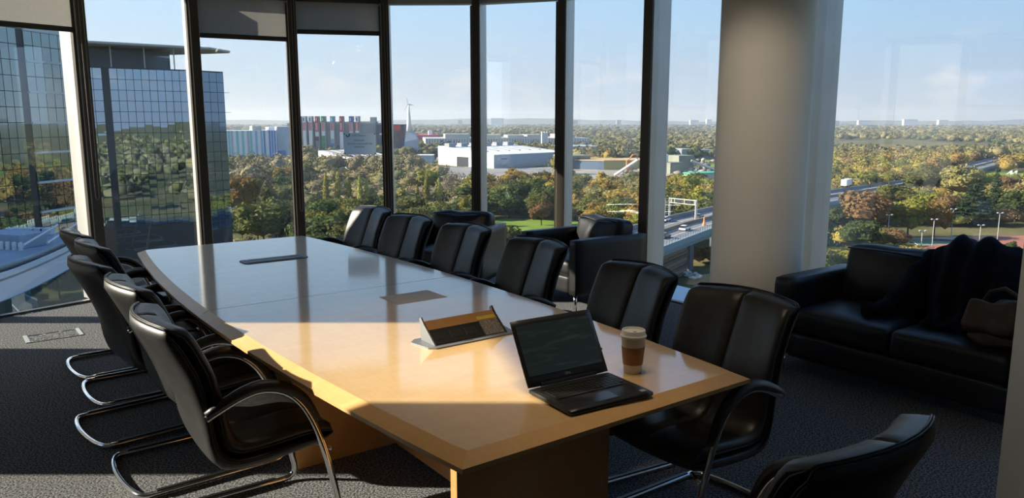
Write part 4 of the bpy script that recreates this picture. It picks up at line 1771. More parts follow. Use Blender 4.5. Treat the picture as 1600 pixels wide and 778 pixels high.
class Shed:
    """a box building whose front runs from column px0 at depth Y0 to px1 at Y1"""

    def __init__(s, name, label, px0, Y0, px1, Y1, depth, top, m, cat='building', roof=None, rz=.35, group=None):
        s.a, s.b = wpt(px0, Y0), wpt(px1, Y1)
        s.d = (s.b - s.a)
        s.L = s.d.length
        s.d.normalize()
        s.n = Vector((-s.d.y, s.d.x, 0))
        s.z = zat(top, (Y0 + Y1) / 2)
        s.depth = depth
        s.r = empty(name, (0, 0, 0), label=label, cat=cat, group=group)
        block([s.a, s.b, s.b + s.n * depth, s.a + s.n * depth], GZ, s.z).build('walls', m, s.r)
        if roof:
            o = .4
            block([s.a - s.d * o - s.n * o, s.b + s.d * o - s.n * o, s.b + s.d * o + s.n * (depth + o), s.a - s.d * o + s.n * (depth + o)], s.z, s.z + rz).build('roof', roof, s.r)

    def front(s, name, t0, t1, z0, z1, m, out=.15, kind=None, parent=None):
        p0, p1 = s.a + s.d * (s.L * t0), s.a + s.d * (s.L * t1)
        o = block([p0 - s.n * out, p1 - s.n * out, p1 + s.n * .02, p0 + s.n * .02], z0, z1).build(name, m, parent or s.r)
        return o

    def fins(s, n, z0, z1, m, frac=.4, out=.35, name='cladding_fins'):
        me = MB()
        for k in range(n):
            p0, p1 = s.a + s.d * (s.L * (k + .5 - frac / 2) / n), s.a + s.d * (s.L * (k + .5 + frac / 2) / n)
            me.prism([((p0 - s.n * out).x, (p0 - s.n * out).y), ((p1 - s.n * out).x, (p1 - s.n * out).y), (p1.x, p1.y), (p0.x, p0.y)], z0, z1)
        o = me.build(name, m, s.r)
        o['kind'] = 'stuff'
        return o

    def top(s, name, t0, t1, d0, d1, h, m):
        p = [s.a + s.d * (s.L * t) + s.n * (s.depth * d_) for t, d_ in ((t0, d0), (t1, d0), (t1, d1), (t0, d1))]
        return block(p, s.z, s.z + h).build(name, m, s.r)


sh = Shed('office_block', 'block clad in teal, white and blue vertical strips right of the glass tower', 350, 690, 441, 716, 40, 204, mat('pale_strip', (.62, .70, .68), .5))
cols_ = [TEAL, WHT, TEAL, WHT, TEAL, BLUEG, WHT, TEAL, WHT, TEAL, WHT, BLUEG, TEAL, WHT, mat('sky_panel', (.20, .42, .66), .5), WHT, mat('sky_panel', (.20, .42, .66), .5), BLU, WHT, BLU, BLU, BLU]
for k, c_ in enumerate(cols_):
    sh.front('cladding_strip', k / 22, (k + .62) / 22, GZ, sh.z, c_, .3)
sh.top('roof_plant', .62, .78, .2, .5, 4, CONC)
sh.top('roof_plant', .9, 1.0, .2, .5, 3, WHT)
sh = Shed('office_block', 'low blue block squeezed between the teal block and the window post', 442, 720, 462, 724, 40, 198, BLUEG)
sh.front('window_band', 0, .6, GZ, sh.z - 22, BLU, .2)

st = Shed('storage_building', 'big grey storage building with nine tall coloured banner pylons', 458, 800, 593, 800, 60, 193, GREYRIB, roof=GREYD)
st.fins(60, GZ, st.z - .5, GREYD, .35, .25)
bx = [475.2, 483.6, 493, 502.8, 512.4, 526, 540, 554.6, 564.2]
bands = [
    [(182, 191, WHT), (191, 204, PINKT), (204, 233, WHT)], [(182, 191, WHT), (191, 204, PINKT), (204, 233, WHT)], [(182, 191, WHT), (191, 204, PINKT), (204, 233, WHT)],
    [(182, 191, RED), (191, 206, RED), (206, 213, WHT), (213, 220, MAROON), (223, 232, GREYD)],
    [(182, 191, GRN), (191, 205, PINKT), (205, 212, WHT), (212, 221, GRN), (222, 233, GRN)],
    [(182, 191, TEAL), (191, 204, PINKT), (204, 217, WHT), (217, 224, BLUEG), (224, 233, BLU)],
    [(182, 191, RED), (191, 206, RED), (206, 233, WHT)],
    [(182, 191, BLU), (191, 206, PINKT), (206, 233, WHT)],
    [(182, 191, WHT), (191, 204, RED), (204, 233, WHT)],
]
for px, bd in zip(bx, bands):
    a_, b_ = wpt(px - 2.6, 796), wpt(px + 2.6, 796)
    py_ = block([a_, b_ + Vector((1.2, 0, 0)), b_ + Vector((1.2, 4, 0)), a_ + Vector((0, 4, 0))], GZ, zat(181.5, 796)).build('banner_pylon', GREYD, st.r)  # dark strip right of the banner paints the pylon's shaded side
    for (t0, t1, c_) in bd:
        block([a_ + Vector((.1, -.3, 0)), b_ + Vector((0, -.3, 0)), b_, a_], zat(t1, 796), zat(t0, 796)).build('banner', c_, py_)
    k = block([a_ + Vector((1.0, -.4, 0)), a_ + Vector((2.0, -.4, 0)), a_ + Vector((2.0, -.3, 0)), a_ + Vector((1.0, -.3, 0))], zat(189, 796), zat(184, 796)).build('banner_mark', NAVY if bd[0][2] is WHT else WHT, py_)
    k = MB()
    for j in range(7):
        z_ = zat(193 + j * 1.6, 796)
        k.box(a_.x + 1.6, a_.y - .36, z_, 1.5, .12, .55)
    k = k.build('banner_print', WHT if bd[1][2] is RED else RED, py_)
    k['kind'] = 'stuff'
st.top('roof_plant', .02, .99, .1, .3, 2.0, CONC)
st.top('roof_plant', .93, .99, .05, .2, 6.5, CONC)
dsh = MB()
dsh.lathe([(.2, -.1), (1.6, .3), (2.6, 1.1), (3.1, 2.0), (3.0, 2.05), (2.4, 1.25), (.1, .1)], 20)
k = dsh.build('satellite_dish', WHT, st.r, smooth=True)
p = wpt(559, 812)
k.location = (p.x, p.y, st.z + 3.2)
k.rotation_euler = (R(70), R(-20), 0)
MB().tube([(p.x, p.y + 1, st.z), (p.x, p.y + 1, st.z + 3.2)], .5, 8).build('dish_mast', CONC, st.r)
mu = Shed('mural_building', 'dark building painted with a red and brown mural left of the wind turbine', 594, 796, 636, 796, 45, 194.5, NAVY)
for t0, t1, p0, p1, c_ in ((.62, .86, 195, 205, RED), (.55, .70, 203, 213, mat('mural_brown', (.16, .07, .05), .7)), (.78, .98, 203, 216, MAROON), (.64, .8, 213, 222, mat('mural_brown', (.16, .07, .05), .7)),
                           (.0, .42, 228, 246, BLUEG), (.45, 1.0, 232, 246, BLUEG), (.1, .2, 208, 211, WHT)):
    mu.front('mural_patch', t0, t1, zat(p1, 796), zat(p0, 796), c_, .2)

wt = empty('wind_turbine', wpt(643.5, 770), label='white wind turbine on a tapering mast above a blue grey base', cat='turbine')
wz = lambda py: zat(py, 770)
MB().lathe([(3.0, wz(205)), (2.2, wz(192)), (1.1, wz(175)), (.75, wz(164))], 14).build('mast', WHT, wt, smooth=True)
MB().add([(-4.6, -3, GZ), (8.2, -3, GZ), (8.2, 6, GZ), (-4.6, 6, GZ), (-4.6, -3, wz(222)), (8.2, -3, wz(217)), (8.2, 6, wz(217)), (-4.6, 6, wz(222)), (-2.6, -1.5, wz(203)), (2.4, -1.5, wz(202)), (2.4, 3, wz(202)), (-2.6, 3, wz(203))],
         [(0, 1, 5, 4), (1, 2, 6, 5), (2, 3, 7, 6), (3, 0, 4, 7), (4, 5, 9, 8), (5, 6, 10, 9), (6, 7, 11, 10), (7, 4, 8, 11), (8, 9, 10, 11)]).build('base_block', BLUEG, wt)
MB().rbox(.4, 0, wz(163), 3.4, 1.2, 1.2, .4, 4).build('nacelle', WHT, wt, smooth=True)
for ang_ in (100, 238, 350):
    bl_ = MB()
    w_ = R(ang_)
    t_ = Vector((math.cos(w_), 0, math.sin(w_)))
    s_ = Vector((-t_.z, 0, t_.x))
    c0 = Vector((-.9, -1.2, wz(163)))
    ln = 9.0 if ang_ != 350 else 7.0
    vs = []
    for f_, wd_ in ((0, .35), (.2, .55), (.6, .35), (1, .08)):
        for a_, b_ in ((-1, 0), (0, -.12), (1, 0), (0, .12)):
            vs.append(c0 + t_ * (ln * f_) + s_ * (wd_ * a_) + Vector((0, b_, 0)))
    fs = [(j * 4 + i_, j * 4 + (i_ + 1) % 4, (j + 1) * 4 + (i_ + 1) % 4, (j + 1) * 4 + i_) for j in range(3) for i_ in range(4)] + [(0, 1, 2, 3), (12, 13, 14, 15)]
    bl_.add(vs, fs).build('blade', WHT, wt)

PINK = mat('pink_cladding', (.70, .10, .20), .6)
sh = Shed('pink_building', 'bright pink building behind the wind turbine base', 646, 1045, 690, 1052, 30, 211, PINK)
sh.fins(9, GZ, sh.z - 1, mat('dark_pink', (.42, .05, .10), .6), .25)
sh.top('roof_plant', .62, .75, .2, .5, 6, WHT)
sh = Shed('long_shed', 'long pale shed with vertical fins behind the white warehouse', 668, 930, 918, 960, 90, 216.5, WHITEM, roof=CONC)
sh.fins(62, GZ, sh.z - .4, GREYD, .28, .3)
for t0, t1, h in ((.12, .27, 5.5), (.36, .46, 4.5), (.50, .60, 4.0), (.62, .72, 4.5), (.80, .92, 5)):
    sh.top('roof_monitor', t0, t1, .1, .5, h, CONC)
for k, px in enumerate((846, 849.5, 853)):
    p = wpt(px, 905)
    o = MB().lathe([(1.2, GZ), (1.2, zat(206.5, 905)), (.3, zat(205.5, 905))], 12).build('silo', WHITEM, None, smooth=True, loc=(p.x, p.y, 0), auto=R(40))
    tag(o, '%s tall white silo from the left in the cluster behind the warehouse roof' % ORD[k], 'silo', 'three white silos behind the warehouse')
sh = Shed('dark_shed', 'low dark brown shed below the long pale shed', 682, 790, 742, 805, 22, 231, mat('dark_brown_sheet', (.10, .06, .055), .7), roof=WHITEM, rz=.5)
for k in range(7):
    p = wpt(688 + k * 8, 745)
    o = MB().box(0, 0, 1.7, 4.2, 2.2, 2.6).build('trailer', WHT, None, bevel=.1, loc=(p.x, p.y, GZ), rz=random.uniform(-.2, .2))
    tag(o, '%s white lorry trailer from the left in front of the dark brown shed' % ORD[k], 'trailer', 'white trailers in front of the dark brown shed')

wh = Shed('warehouse', 'big white warehouse with a row of dark roof vents', 772.5, 620, 880, 680, 70, 240, BLUEG)
a_, b_ = wh.a, wh.b
zr = wh.z + 5.5
MB().add([(*(a_ - wh.d * .5 - wh.n * .5).xy, wh.z), (*(b_ + wh.d * .5 - wh.n * .5).xy, wh.z), (*(b_ + wh.n * wh.depth).xy, zr), (*(a_ + wh.n * wh.depth).xy, zr),
          (*(a_ - wh.d * .5 - wh.n * .5).xy, wh.z + .4), (*(b_ + wh.d * .5 - wh.n * .5).xy, wh.z + .4), (*(b_ + wh.n * wh.depth).xy, zr + .4), (*(a_ + wh.n * wh.depth).xy, zr + .4)],
         [(0, 1, 2, 3), (4, 5, 6, 7), (0, 1, 5, 4), (1, 2, 6, 5), (2, 3, 7, 6), (3, 0, 4, 7)]).build('roof', WHITEM, wh.r)
MB().add([(*(a_ - wh.d * .3).xy, GZ), (*(a_ + wh.n * wh.depth - wh.d * .3).xy, GZ), (*(a_ + wh.n * wh.depth - wh.d * .3).xy, zr), (*(a_ - wh.d * .3).xy, wh.z),
          (*a_.xy, GZ), (*(a_ + wh.n * wh.depth).xy, GZ), (*(a_ + wh.n * wh.depth).xy, zr), (*a_.xy, wh.z)],
         [(0, 1, 2, 3), (4, 5, 6, 7), (0, 1, 5, 4), (1, 2, 6, 5), (2, 3, 7, 6), (3, 0, 4, 7)]).build('gable_wall', WHITEM, wh.r)
p = a_ + wh.n * 38 - wh.d * .45
MB().box(p.x, p.y, GZ + 4, .5, 14, 8, math.atan2(wh.d.y, wh.d.x)).build('loading_door', TFRAME, wh.r)
wh.front('plinth_strip', 0, 1, GZ, GZ + 4.0, CONC, .3)
wh.front('sign_panel', .10, .17, wh.z - 3.6, wh.z - 2.8, NAVY, .3)
for k in range(6):
    p = a_ + wh.d * (wh.L * (.06 + .165 * k)) + wh.n * (wh.depth * .86)
    MB().box(p.x, p.y, zr + .4, 7.5, 6, 4.5, math.atan2(wh.d.y, wh.d.x)).build('roof_vent', GREYD, wh.r)
    p = a_ + wh.d * (wh.L * (.14 + .15 * k)) + wh.n * (wh.depth * .45)
    MB().box(p.x, p.y, wh.z + 3.0, 2.4, 22, .7, math.atan2(wh.d.y, wh.d.x), math.atan2(5.5, 70)).build('rooflight', GREYD, wh.r)
lb = Shed('low_depot', 'long low depot with a brown roof and blue front behind the dark tree belt', 752, 445, 875, 485, 22, 279, BLU, roof=BROWNR, rz=1.2)
lb.front('window_strip', .0, 1, lb.z - 1.2, lb.z - .4, CONC, .2)
lb.front('pale_bay', .28, .42, GZ, lb.z - .6, CONC, .25)
lb.front('pale_bay', .6, .74, GZ, lb.z - .6, CONC, .25)
for k in range(4):
    lb.top('roof_vent', .42 + k * .06, .44 + k * .06, .3, .5, 1.8, WHT)
Shed('blue_grey_shed', 'blue grey shed with a flat front left of the far green field', 880, 790, 934, 800, 50, 228.5, BLUEG).front('sign_panel', .55, .68, zat(236, 795), zat(234.5, 795), NAVY, .3)
sh = Shed('brick_works', 'dark shed with an olive roof below the blue grey shed', 888, 610, 920, 618, 26, 246, mat('dark_sheet', (.10, .105, .10), .7), roof=mat('olive_roof', (.22, .22, .13), .8), rz=1.6)
sh.front('pale_door', .40, .62, GZ, GZ + 5, CONC, .3)
sh.front('pale_door', .70, .80, GZ, GZ + 6, WHT, .3)
sh = Shed('yellow_shed', 'yellowish shed with a tan roof and dark blue end wall', 921, 634, 941, 600, 40, 250, mat('yellow_sheet', (.40, .35, .14), .7), roof=mat('tan_roof', (.52, .36, .17), .8), rz=.6)
sh = Shed('blue_shed', 'dark blue low shed joined to the yellowish shed', 941, 600, 968, 632, 34, 250, mat('deep_blue_sheet', (.07, .11, .18), .7), roof=mat('tan_roof', (.52, .36, .17), .8), rz=.6)
sh.front('pale_door', .2, .38, GZ, GZ + 4, BLUEG, .2)
YARD = noise_ground('dusty_yard', [(.22, .19, .16), (.33, .29, .25), (.40, .37, .33)], .05)
patch('yard', [(-34, 505), (70, 470), (70, 640), (-70, 640)], noise_ground('grey_hardstanding', [(.20, .195, .185), (.27, .26, .25), (.32, .31, .29)], .06), 'grey hardstanding in front of the white warehouse', 'yard', .04)
patch('yard', [(42, 400), (128, 392), (170, 620), (48, 620)], YARD, 'dusty grey yard of the aggregate works', 'yard', .06)
SAGE = mat('sage_sheet', (.24, .25, .19), .8, var=.1, scale=.2)


def conveyor(px0, py0, px1, py1, Y, label):
    r_ = empty('conveyor', (0, 0, 0), label=label, cat='conveyor')
    p0, p1 = atY(px0, py0, Y), atY(px1, py1, Y)
    MB().tube([p0, p1], 1.0, 4).build('belt_gantry', mat('pale_steel', (.56, .54, .50), .6), r_)
    for f_ in (.4, .75):
        p = p0.lerp(p1, f_)
        MB().box(p.x, p.y, (p.z + GZ) / 2, .6, .6, p.z - GZ).build('trestle', GREYD, r_)


conveyor(960, 274, 996, 250, 520, 'pale sloping conveyor left of the aggregate works')
conveyor(1118, 266, 1080, 251, 560, 'pale sloping conveyor right of the sage coloured crusher house')
gx = empty('grab_crane', (0, 0, 0), label='orange grab arm standing over the scrap yard', cat='crane')
p0, p1, p2 = atY(982, 250, 560), atY(989, 241, 560), atY(996, 241, 560)
MB().tube([p0, p1], .45, 5).build('boom', mat('crane_orange', (.55, .20, .04), .6), gx)
MB().tube([p1, p2, p2 - Vector((0, 0, 4))], .35, 5).build('stick', mat('crane_orange', (.55, .20, .04), .6), gx)
MB().box(p0.x, p0.y, (p0.z + GZ) / 2, 3, 3, p0.z - GZ).build('cab', mat('crane_orange', (.55, .20, .04), .6), gx)
for px, hh in ((1029.5, 245), (1035.5, 242)):
    p = wpt(px, 540)
    o = MB().lathe([(1.9, GZ), (1.9, zat(hh, 540)), (.4, zat(hh - 2, 540))], 14).build('silo', WHITEM, None, smooth=True, loc=(p.x, p.y, 0), auto=R(40))
    tag(o, 'white cement silo at the left end of the aggregate works, the %s one' % ('shorter' if hh == 245 else 'taller'), 'silo')
Shed('crusher_house', 'tall sage coloured crusher house in the aggregate works', 1056, 560, 1079, 566, 14, 243, SAGE)
Shed('crusher_house', 'lower sage coloured hopper house left of the tall crusher house', 1043, 535, 1064, 541, 14, 254, SAGE)
Shed('grey_shed', 'grey flat shed at the back of the aggregate works', 1060, 760, 1084, 766, 20, 233, GREYD, roof=CONC)
Shed('grey_shed', 'darker grey flat shed at the back right of the aggregate works', 1086, 770, 1110, 776, 20, 234.5, BLUEG, roof=GREYD)
Shed('green_roofed_store', 'low store with a bright green roof', 1084, 500, 1126, 512, 12, 272, CONC, roof=mat('green_roof', (.06, .38, .20), .6), rz=1.0)
Shed('flat_roofed_unit', 'grey flat roofed unit in front of the white silos', 1024, 448, 1062, 440, 30, 286, GREYD, roof=mat('grey_felt', (.22, .21, .21), .9), rz=.6)
Shed('flat_roofed_unit', 'unit with a pale roof in front of the aggregate works', 1062, 440, 1084, 432, 34, 288, GREYD, roof=WHITEM, rz=.6)
Shed('flat_roofed_unit', 'low grey roofed unit next to the round column', 1085, 436, 1125, 430, 26, 288, GREYD, roof=mat('grey_felt', (.22, .21, .21), .9), rz=.6)
Shed('flat_roofed_unit', 'small pale roofed unit left of the broad window post', 957, 445, 980, 440, 14, 287, GREYD, roof=WHITEM, rz=.6)
rub = []
for k in range(150):
    px, Y_ = random.uniform(975, 1118), random.uniform(520, 720)
    rub.append((xat(px, Y_), Y_, random.uniform(1.5, 5.5), random.uniform(4, 9)))
o = leafy_mass('rubble', rub, 0, wood_mix('spoil', [(.10, .085, .07), (.22, .19, .16), (.34, .31, .28)], .08), 'heaps of scrap and rubble in the aggregate works', 21)
o['category'] = 'rubble'
ws = Shed('white_roofed_shed', 'low shed with a white striped roof behind the caution plate', 560, 600, 622, 640, 40, 248, WHITEM)
a_, b_ = ws.a, ws.b
for k in range(9):
    f0, f1 = k / 9, (k + 1) / 9
    c_ = WHITEM if k % 2 == 0 else mat('roof_stripe', (.42, .34, .28), .8)
    p0, p1 = a_ + ws.d * (ws.L * f0), a_ + ws.d * (ws.L * f1)
    MB().add([(*p0.xy, ws.z), (*p1.xy, ws.z), (*(p1 + ws.n * 40).xy, ws.z + 6), (*(p0 + ws.n * 40).xy, ws.z + 6), (*p0.xy, ws.z + .4), (*p1.xy, ws.z + .4), (*(p1 + ws.n * 40).xy, ws.z + 6.4), (*(p0 + ws.n * 40).xy, ws.z + 6.4)],
             [(0, 1, 2, 3), (4, 5, 6, 7), (0, 1, 5, 4), (1, 2, 6, 5), (2, 3, 7, 6), (3, 0, 4, 7)]).build('roof_strip', c_, ws.r)
MB().add([(*a_.xy, ws.z - .2), (*(a_ + ws.n * 40).xy, ws.z - .2), (*(a_ + ws.n * 40).xy, ws.z + 6), (*(a_ - ws.d * .3).xy, ws.z - .2), (*(a_ + ws.n * 40 - ws.d * .3).xy, ws.z - .2), (*(a_ + ws.n * 40 - ws.d * .3).xy, ws.z + 6)],
         [(0, 1, 2), (3, 5, 4), (0, 3, 4, 1), (1, 4, 5, 2), (2, 5, 3, 0)]).build('gable_wall', WHT, ws.r)
Shed('blue_unit', 'pale blue unit in front of the wind turbine base', 618, 650, 655, 655, 25, 249, BLUEG, roof=WHITEM)
Shed('white_unit', 'small white unit right of the pale blue unit', 652, 700, 678, 700, 20, 243, BLUEG, roof=WHITEM)

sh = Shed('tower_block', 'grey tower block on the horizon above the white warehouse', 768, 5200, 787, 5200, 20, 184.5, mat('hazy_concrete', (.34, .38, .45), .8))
for r_ in range(6):
    sh.front('window_band', 0, 1, sh.z - 5 - r_ * 5, sh.z - 3 - r_ * 5, GREYD, .3)
for (x0, x1, tp, Y_, lab) in ((959, 966, 187.5, 5200, 'small pale block on the horizon behind the far trees'), (1071, 1084, 187.5, 5200, 'wide white block on the horizon left of the column'), (1096, 1104, 186.5, 5200, 'narrow white block on the horizon next to the column'),
                              (1327, 1346, 188, 5200, 'white block under the left crane on the horizon'), (1396, 1417, 186.5, 5200, 'largest white block on the right hand horizon'), (1449, 1463, 187.5, 5200, 'white block right of the largest one on the horizon'),
                              (1280, 1298, 188.5, 5200, 'pale low block beside the window post on the horizon'), (893, 900, 188, 5200, 'pale block on the horizon beside the armchair window post'), (718, 724, 187.5, 5200, 'small dark frame on the horizon right of the turbine')):
    sh = Shed('far_block', lab, x0, Y_, x1, Y_, 25, tp, WHT if 'white' in lab else CONC)
    sh.front('window_band', .05, .95, sh.z - 7, sh.z - 5, GREYD, .4)
for px, tp in ((1326, 168), (1380, 163)):
    p = wpt(px, 5200)
    r_ = empty('tower_crane', (p.x, p.y, 0), label='thin tower crane on the horizon, the %s of the two' % ('shorter left one' if px < 1350 else 'taller right one'), cat='crane')
    zt = zat(tp, 5200)
    MB().box(0, 0, (zt + GZ) / 2, 1.6, 1.6, zt - GZ).build('mast', GREYD, r_)
    MB().tube([(-6, 0, zt - 8), (18, 0, zt + 3)], .7, 4).build('jib', GREYD, r_)
# low blue hills closing the horizon
hl = MB()
n = 90
for k in range(n + 1):
    X = -9000 + 18000 * k / n
    hz = GZ + 40 + 38 * noise.noise(Vector((X * .0006, 1.5, 0))) + 12 * noise.noise(Vector((X * .003, 4.5, 0)))
    hl.v += [(X, 9200, GZ - 5), (X, 9500, hz), (X, 10500, GZ - 5)]
for k in range(n):
    a_ = k * 3
    hl.f += [(a_, a_ + 3, a_ + 4, a_ + 1), (a_ + 1, a_ + 4, a_ + 5, a_ + 2), (a_, a_ + 2, a_ + 5, a_ + 3)]
hl.f += [(0, 1, 2), (3 * n, 3 * n + 2, 3 * n + 1)]
tag(hl.build('hills', noise_ground('far_hills', [(.03, .045, .03), (.05, .06, .035), (.07, .07, .04)], .004)), 'low wooded hills along the horizon', 'hills', kind='structure')

# ------------------------------------------------------------------ motorway viaduct, traffic, gantry
DZ = GZ + 10
via = empty('viaduct', (0, 0, 0), label='raised motorway viaduct curving past the round column', cat='bridge')


VDROP = [0, 0, 0, 0, 0, -2.0, -6.5, -7.5, -7.0]


def vstrip(w0, w1, z0, z1, name, m):
    a_, b_ = voff(w0), voff(w1)
    me = MB()
    n_ = len(a_)
    for (x, y), (x2, y2), dz in zip(a_, b_, VDROP):
        me.v += [(x, y, z0 + dz), (x2, y2, z0 + dz), (x2, y2, z1 + dz), (x, y, z1 + dz)]
    for k in range(n_ - 1):
        o_ = k * 4
        for j in range(4):
            me.f.append((o_ + j, o_ + (j + 1) % 4, o_ + 4 + (j + 1) % 4, o_ + 4 + j))
    me.f += [(0, 1, 2, 3), (4 * n_ - 4, 4 * n_ - 1, 4 * n_ - 2, 4 * n_ - 3)]
    return me.build(name, m, via)


GIRD = mat('girder_blue_grey', (.24, .33, .36), .6)
vstrip(0, VWD, DZ - .6, DZ, 'deck', ASPH)
vstrip(.4, VWD - .4, DZ - 2.3, DZ - .6, 'girder', GIRD)
vstrip(-.3, .25, DZ - 1.1, DZ + .35, 'edge_beam', GIRD)
vstrip(VWD - .25, VWD + .2, DZ - .8, DZ + 1.2, 'far_parapet', mat('parapet_grey', (.20, .21, .23), .8))
vstrip(VWD / 2 - .35, VWD / 2 + .35, DZ, DZ + .9, 'central_barrier', mat('barrier_brown', (.20, .16, .13), .8))
for w_ in (1.1, 4.2, VWD / 2 - 1, VWD / 2 + 1, VWD - 4.2, VWD - 1.1):
    vstrip(w_ - .09, w_ + .09, DZ, DZ + .02, 'lane_line', WHT)
pa = voff(-.05)
for hh in (.55, 1.0, 1.3):
    MB().tube([(x, y, DZ + hh + dz) for (x, y), dz in zip(pa, VDROP)], .06, 5).build('guard_rail', TBAND, via)
pst = MB()
for k in range(1, 4):
    L_ = math.hypot(pa[k + 1][0] - pa[k][0], pa[k + 1][1] - pa[k][1])
    for j in range(int(L_ / 1.8)):
        t_ = j * 1.8 / L_
        pst.box(pa[k][0] + (pa[k + 1][0] - pa[k][0]) * t_, pa[k][1] + (pa[k + 1][1] - pa[k][1]) * t_, DZ + .8, .16, .16, 1.1)
pst.build('rail_posts', TBAND, via)['kind'] = 'stuff'
PIER = mat('pier_concrete', (.13, .14, .16), .85, var=.15, scale=.4)
for k_ in (1.3, 2.75, 3.6):
    i_ = int(k_)
    t_ = k_ - i_
    p = Vector((*VPTS[i_], 0)).lerp(Vector((*VPTS[i_ + 1], 0)), t_) + vnorm(i_) * 7
    MB().box(p.x, p.y, (GZ + DZ - 2.3) / 2, 3.0, 9, DZ - 2.3 - GZ, math.atan2(vnorm(i_).y, vnorm(i_).x) + PI / 2).build('pier', PIER, via)
abt = empty('timber_abutment', (0, 0, 0), label='brown timber boarded wall in the shade under the viaduct', cat='wall')
p0, p1 = wpt(1026, 172), wpt(1073, 190)
dd = p1 - p0
for k in range(9):
    c_ = [(.20, .135, .085), (.30, .21, .14), (.14, .095, .065)][k % 3]  # boards alternate between three brown tones
    z_ = GZ + .5 + k * .86
    mdl = (p0 + p1) / 2 + Vector((random.uniform(-.25, .25), -.3 * (k % 2), 0))
    MB().box(mdl.x, mdl.y, z_, dd.length, .5, .78, math.atan2(dd.y, dd.x)).build('board', mat('abutment_board_%d' % (k % 3), c_, .9, var=.2, scale=1.5), abt)
rub = [(xat(px, 186) , 184 + random.uniform(-3, 3), random.uniform(.8, 2.0), random.uniform(1.2, 2.6)) for px in [random.uniform(1073, 1087) for _ in range(26)]]
o = leafy_mass('rubble', rub, 0, wood_mix('pale_rubble', [(.4, .38, .36), (.6, .58, .55)], .5), 'pale rubble heap beside the boarded wall under the viaduct', 22)
o['category'] = 'rubble'
# vehicles
TYRE = mat('tyre', (.02, .02, .02), .8)
CARG = mat('car_window', (.02, .025, .03), .1)


def car(px, py, col, label, L_=4.3, away=1):
    p = at(px, py, DZ)
    r_ = empty('car', p, math.atan2(.85, .53), label=label, cat='car', group='traffic on the viaduct')
    paint = mat('paint_%02x%02x%02x' % tuple(int(c * 255) for c in col), col, .3, coat=.6)
    W_ = .88
    prof = [(-L_ / 2, .35), (-L_ / 2, .80), (-L_ * .34, .92), (-L_ * .30, .95), (L_ * .22, .95), (L_ * .46, .78), (L_ / 2, .62), (L_ / 2, .35)]
    vs = [(x, -W_, z) for x, z in prof] + [(x, W_, z) for x, z in prof]
    n_ = len(prof)
    MB().add(vs, [tuple(range(n_)), tuple(range(n_, 2 * n_))[::-1]] + [(i_, (i_ + 1) % n_, n_ + (i_ + 1) % n_, n_ + i_) for i_ in range(n_)]).build('body', paint, r_, bevel=.06)
    cab = [(-L_ * .47, .90), (-L_ * .38, 1.40), (L_ * .06, 1.42), (L_ * .24, .93)]
    vs = [(x, -W_ * .86, z) for x, z in cab] + [(x, W_ * .86, z) for x, z in cab]
    vs = [(x, y * (.85 if z > 1.2 else 1), z) for x, y, z in vs]
    MB().add(vs, [(0, 1, 2, 3), (7, 6, 5, 4)] + [(i_, (i_ + 1) % 4, 4 + (i_ + 1) % 4, 4 + i_) for i_ in range(4)]).build('windows', CARG, r_)
    MB().box(-L_ * .16, 0, 1.42, L_ * .42, W_ * 1.42, .05).build('car_roof', paint, r_)
    for sx in (-.31, .31):
        for sy in (-1, 1):
            w = MB().lathe([(.31, -.1), (.31, .1)], 12).build('wheel', TYRE, r_, loc=(sx * L_, sy * W_ * .93, .31))
            w.rotation_euler = (PI / 2, 0, 0)


car(1040, 346, (.75, .75, .74), 'white estate car on the far carriageway of the viaduct')
car(1024.5, 357, (.16, .20, .28), 'blue grey car half hidden by the broad window post on the viaduct')
car(1070, 360, (.78, .78, .78), 'white car on the near carriageway of the viaduct')
car(1038.5, 372, (.05, .07, .12), 'dark blue car on the near carriageway of the viaduct')
car(1092, 341, (.10, .09, .09), 'dark car on the far carriageway beside the gantry leg')
for px, py, c_, lab in ()and ((1392, 272, (.8, .8, .8), 'white van far along the motorway below the middle of the wide window'), (1418, 262, (.3, .32, .36), 'grey car far along the motorway behind the trees')):
    car(px, py, c_, lab)
gr = empty('sign_gantry', (0, 0, 0), label='pale sign gantry spanning the motorway with two dark signs', cat='gantry')
g0, g1 = at(1046, 339, DZ), at(1087, 344, DZ)
PALE = mat('pale_gantry', (.62, .60, .54), .6)
zt = DZ + 5.6
for p in (g0, g1):
    MB().box(p.x, p.y, (DZ + zt) / 2, .5, .5, zt - DZ).build('leg', PALE, gr)
lad = MB()
for k in range(9):
    lad.box(g0.x - .9, g0.y, DZ + .4 + k * .62, .9, .12, .12)
lad.box(g0.x - 1.3, g0.y, (DZ + zt) / 2, .12, .12, zt - DZ)
lad.build('ladder', PALE, gr)
dd = g1 - g0
ang_ = math.atan2(dd.y, dd.x)
mdl = (g0 + g1) / 2
for z_ in (zt, zt - 1.25):
    MB().box(mdl.x, mdl.y, z_, dd.length + .6, .5, .18, ang_).build('beam', PALE, gr)
for f_ in (.33, .72):
    p = g0.lerp(g1, f_)
    MB().box(p.x - .1, p.y - .4, zt - .6, 1.9, .25, .95, ang_).build('sign_panel', TFRAME, gr)
for k in range(8):
    p = g0.lerp(g1, (k + .5) / 8)
    MB().box(p.x, p.y, zt - .62, .12, .3, 1.2, ang_).build('lattice_strut', PALE, gr)
p = at(1100, 352, DZ)
o = MB().lathe([(.5, 0), (.5, .1), (.22, 1.2), (.2, 2.2), (.05, 2.3)], 10).build('traffic_beacon', mat('beacon_orange', (.75, .26, .06), .6), None, loc=p)
tag(o, 'orange beacon by the near guard rail of the viaduct', 'beacon')
lr = empty('lorry', at(1322, 292, DZ - 2.2), math.atan2(.79, .61), label='white and red lorry on the motorway at the left of the wide window', cat='lorry')
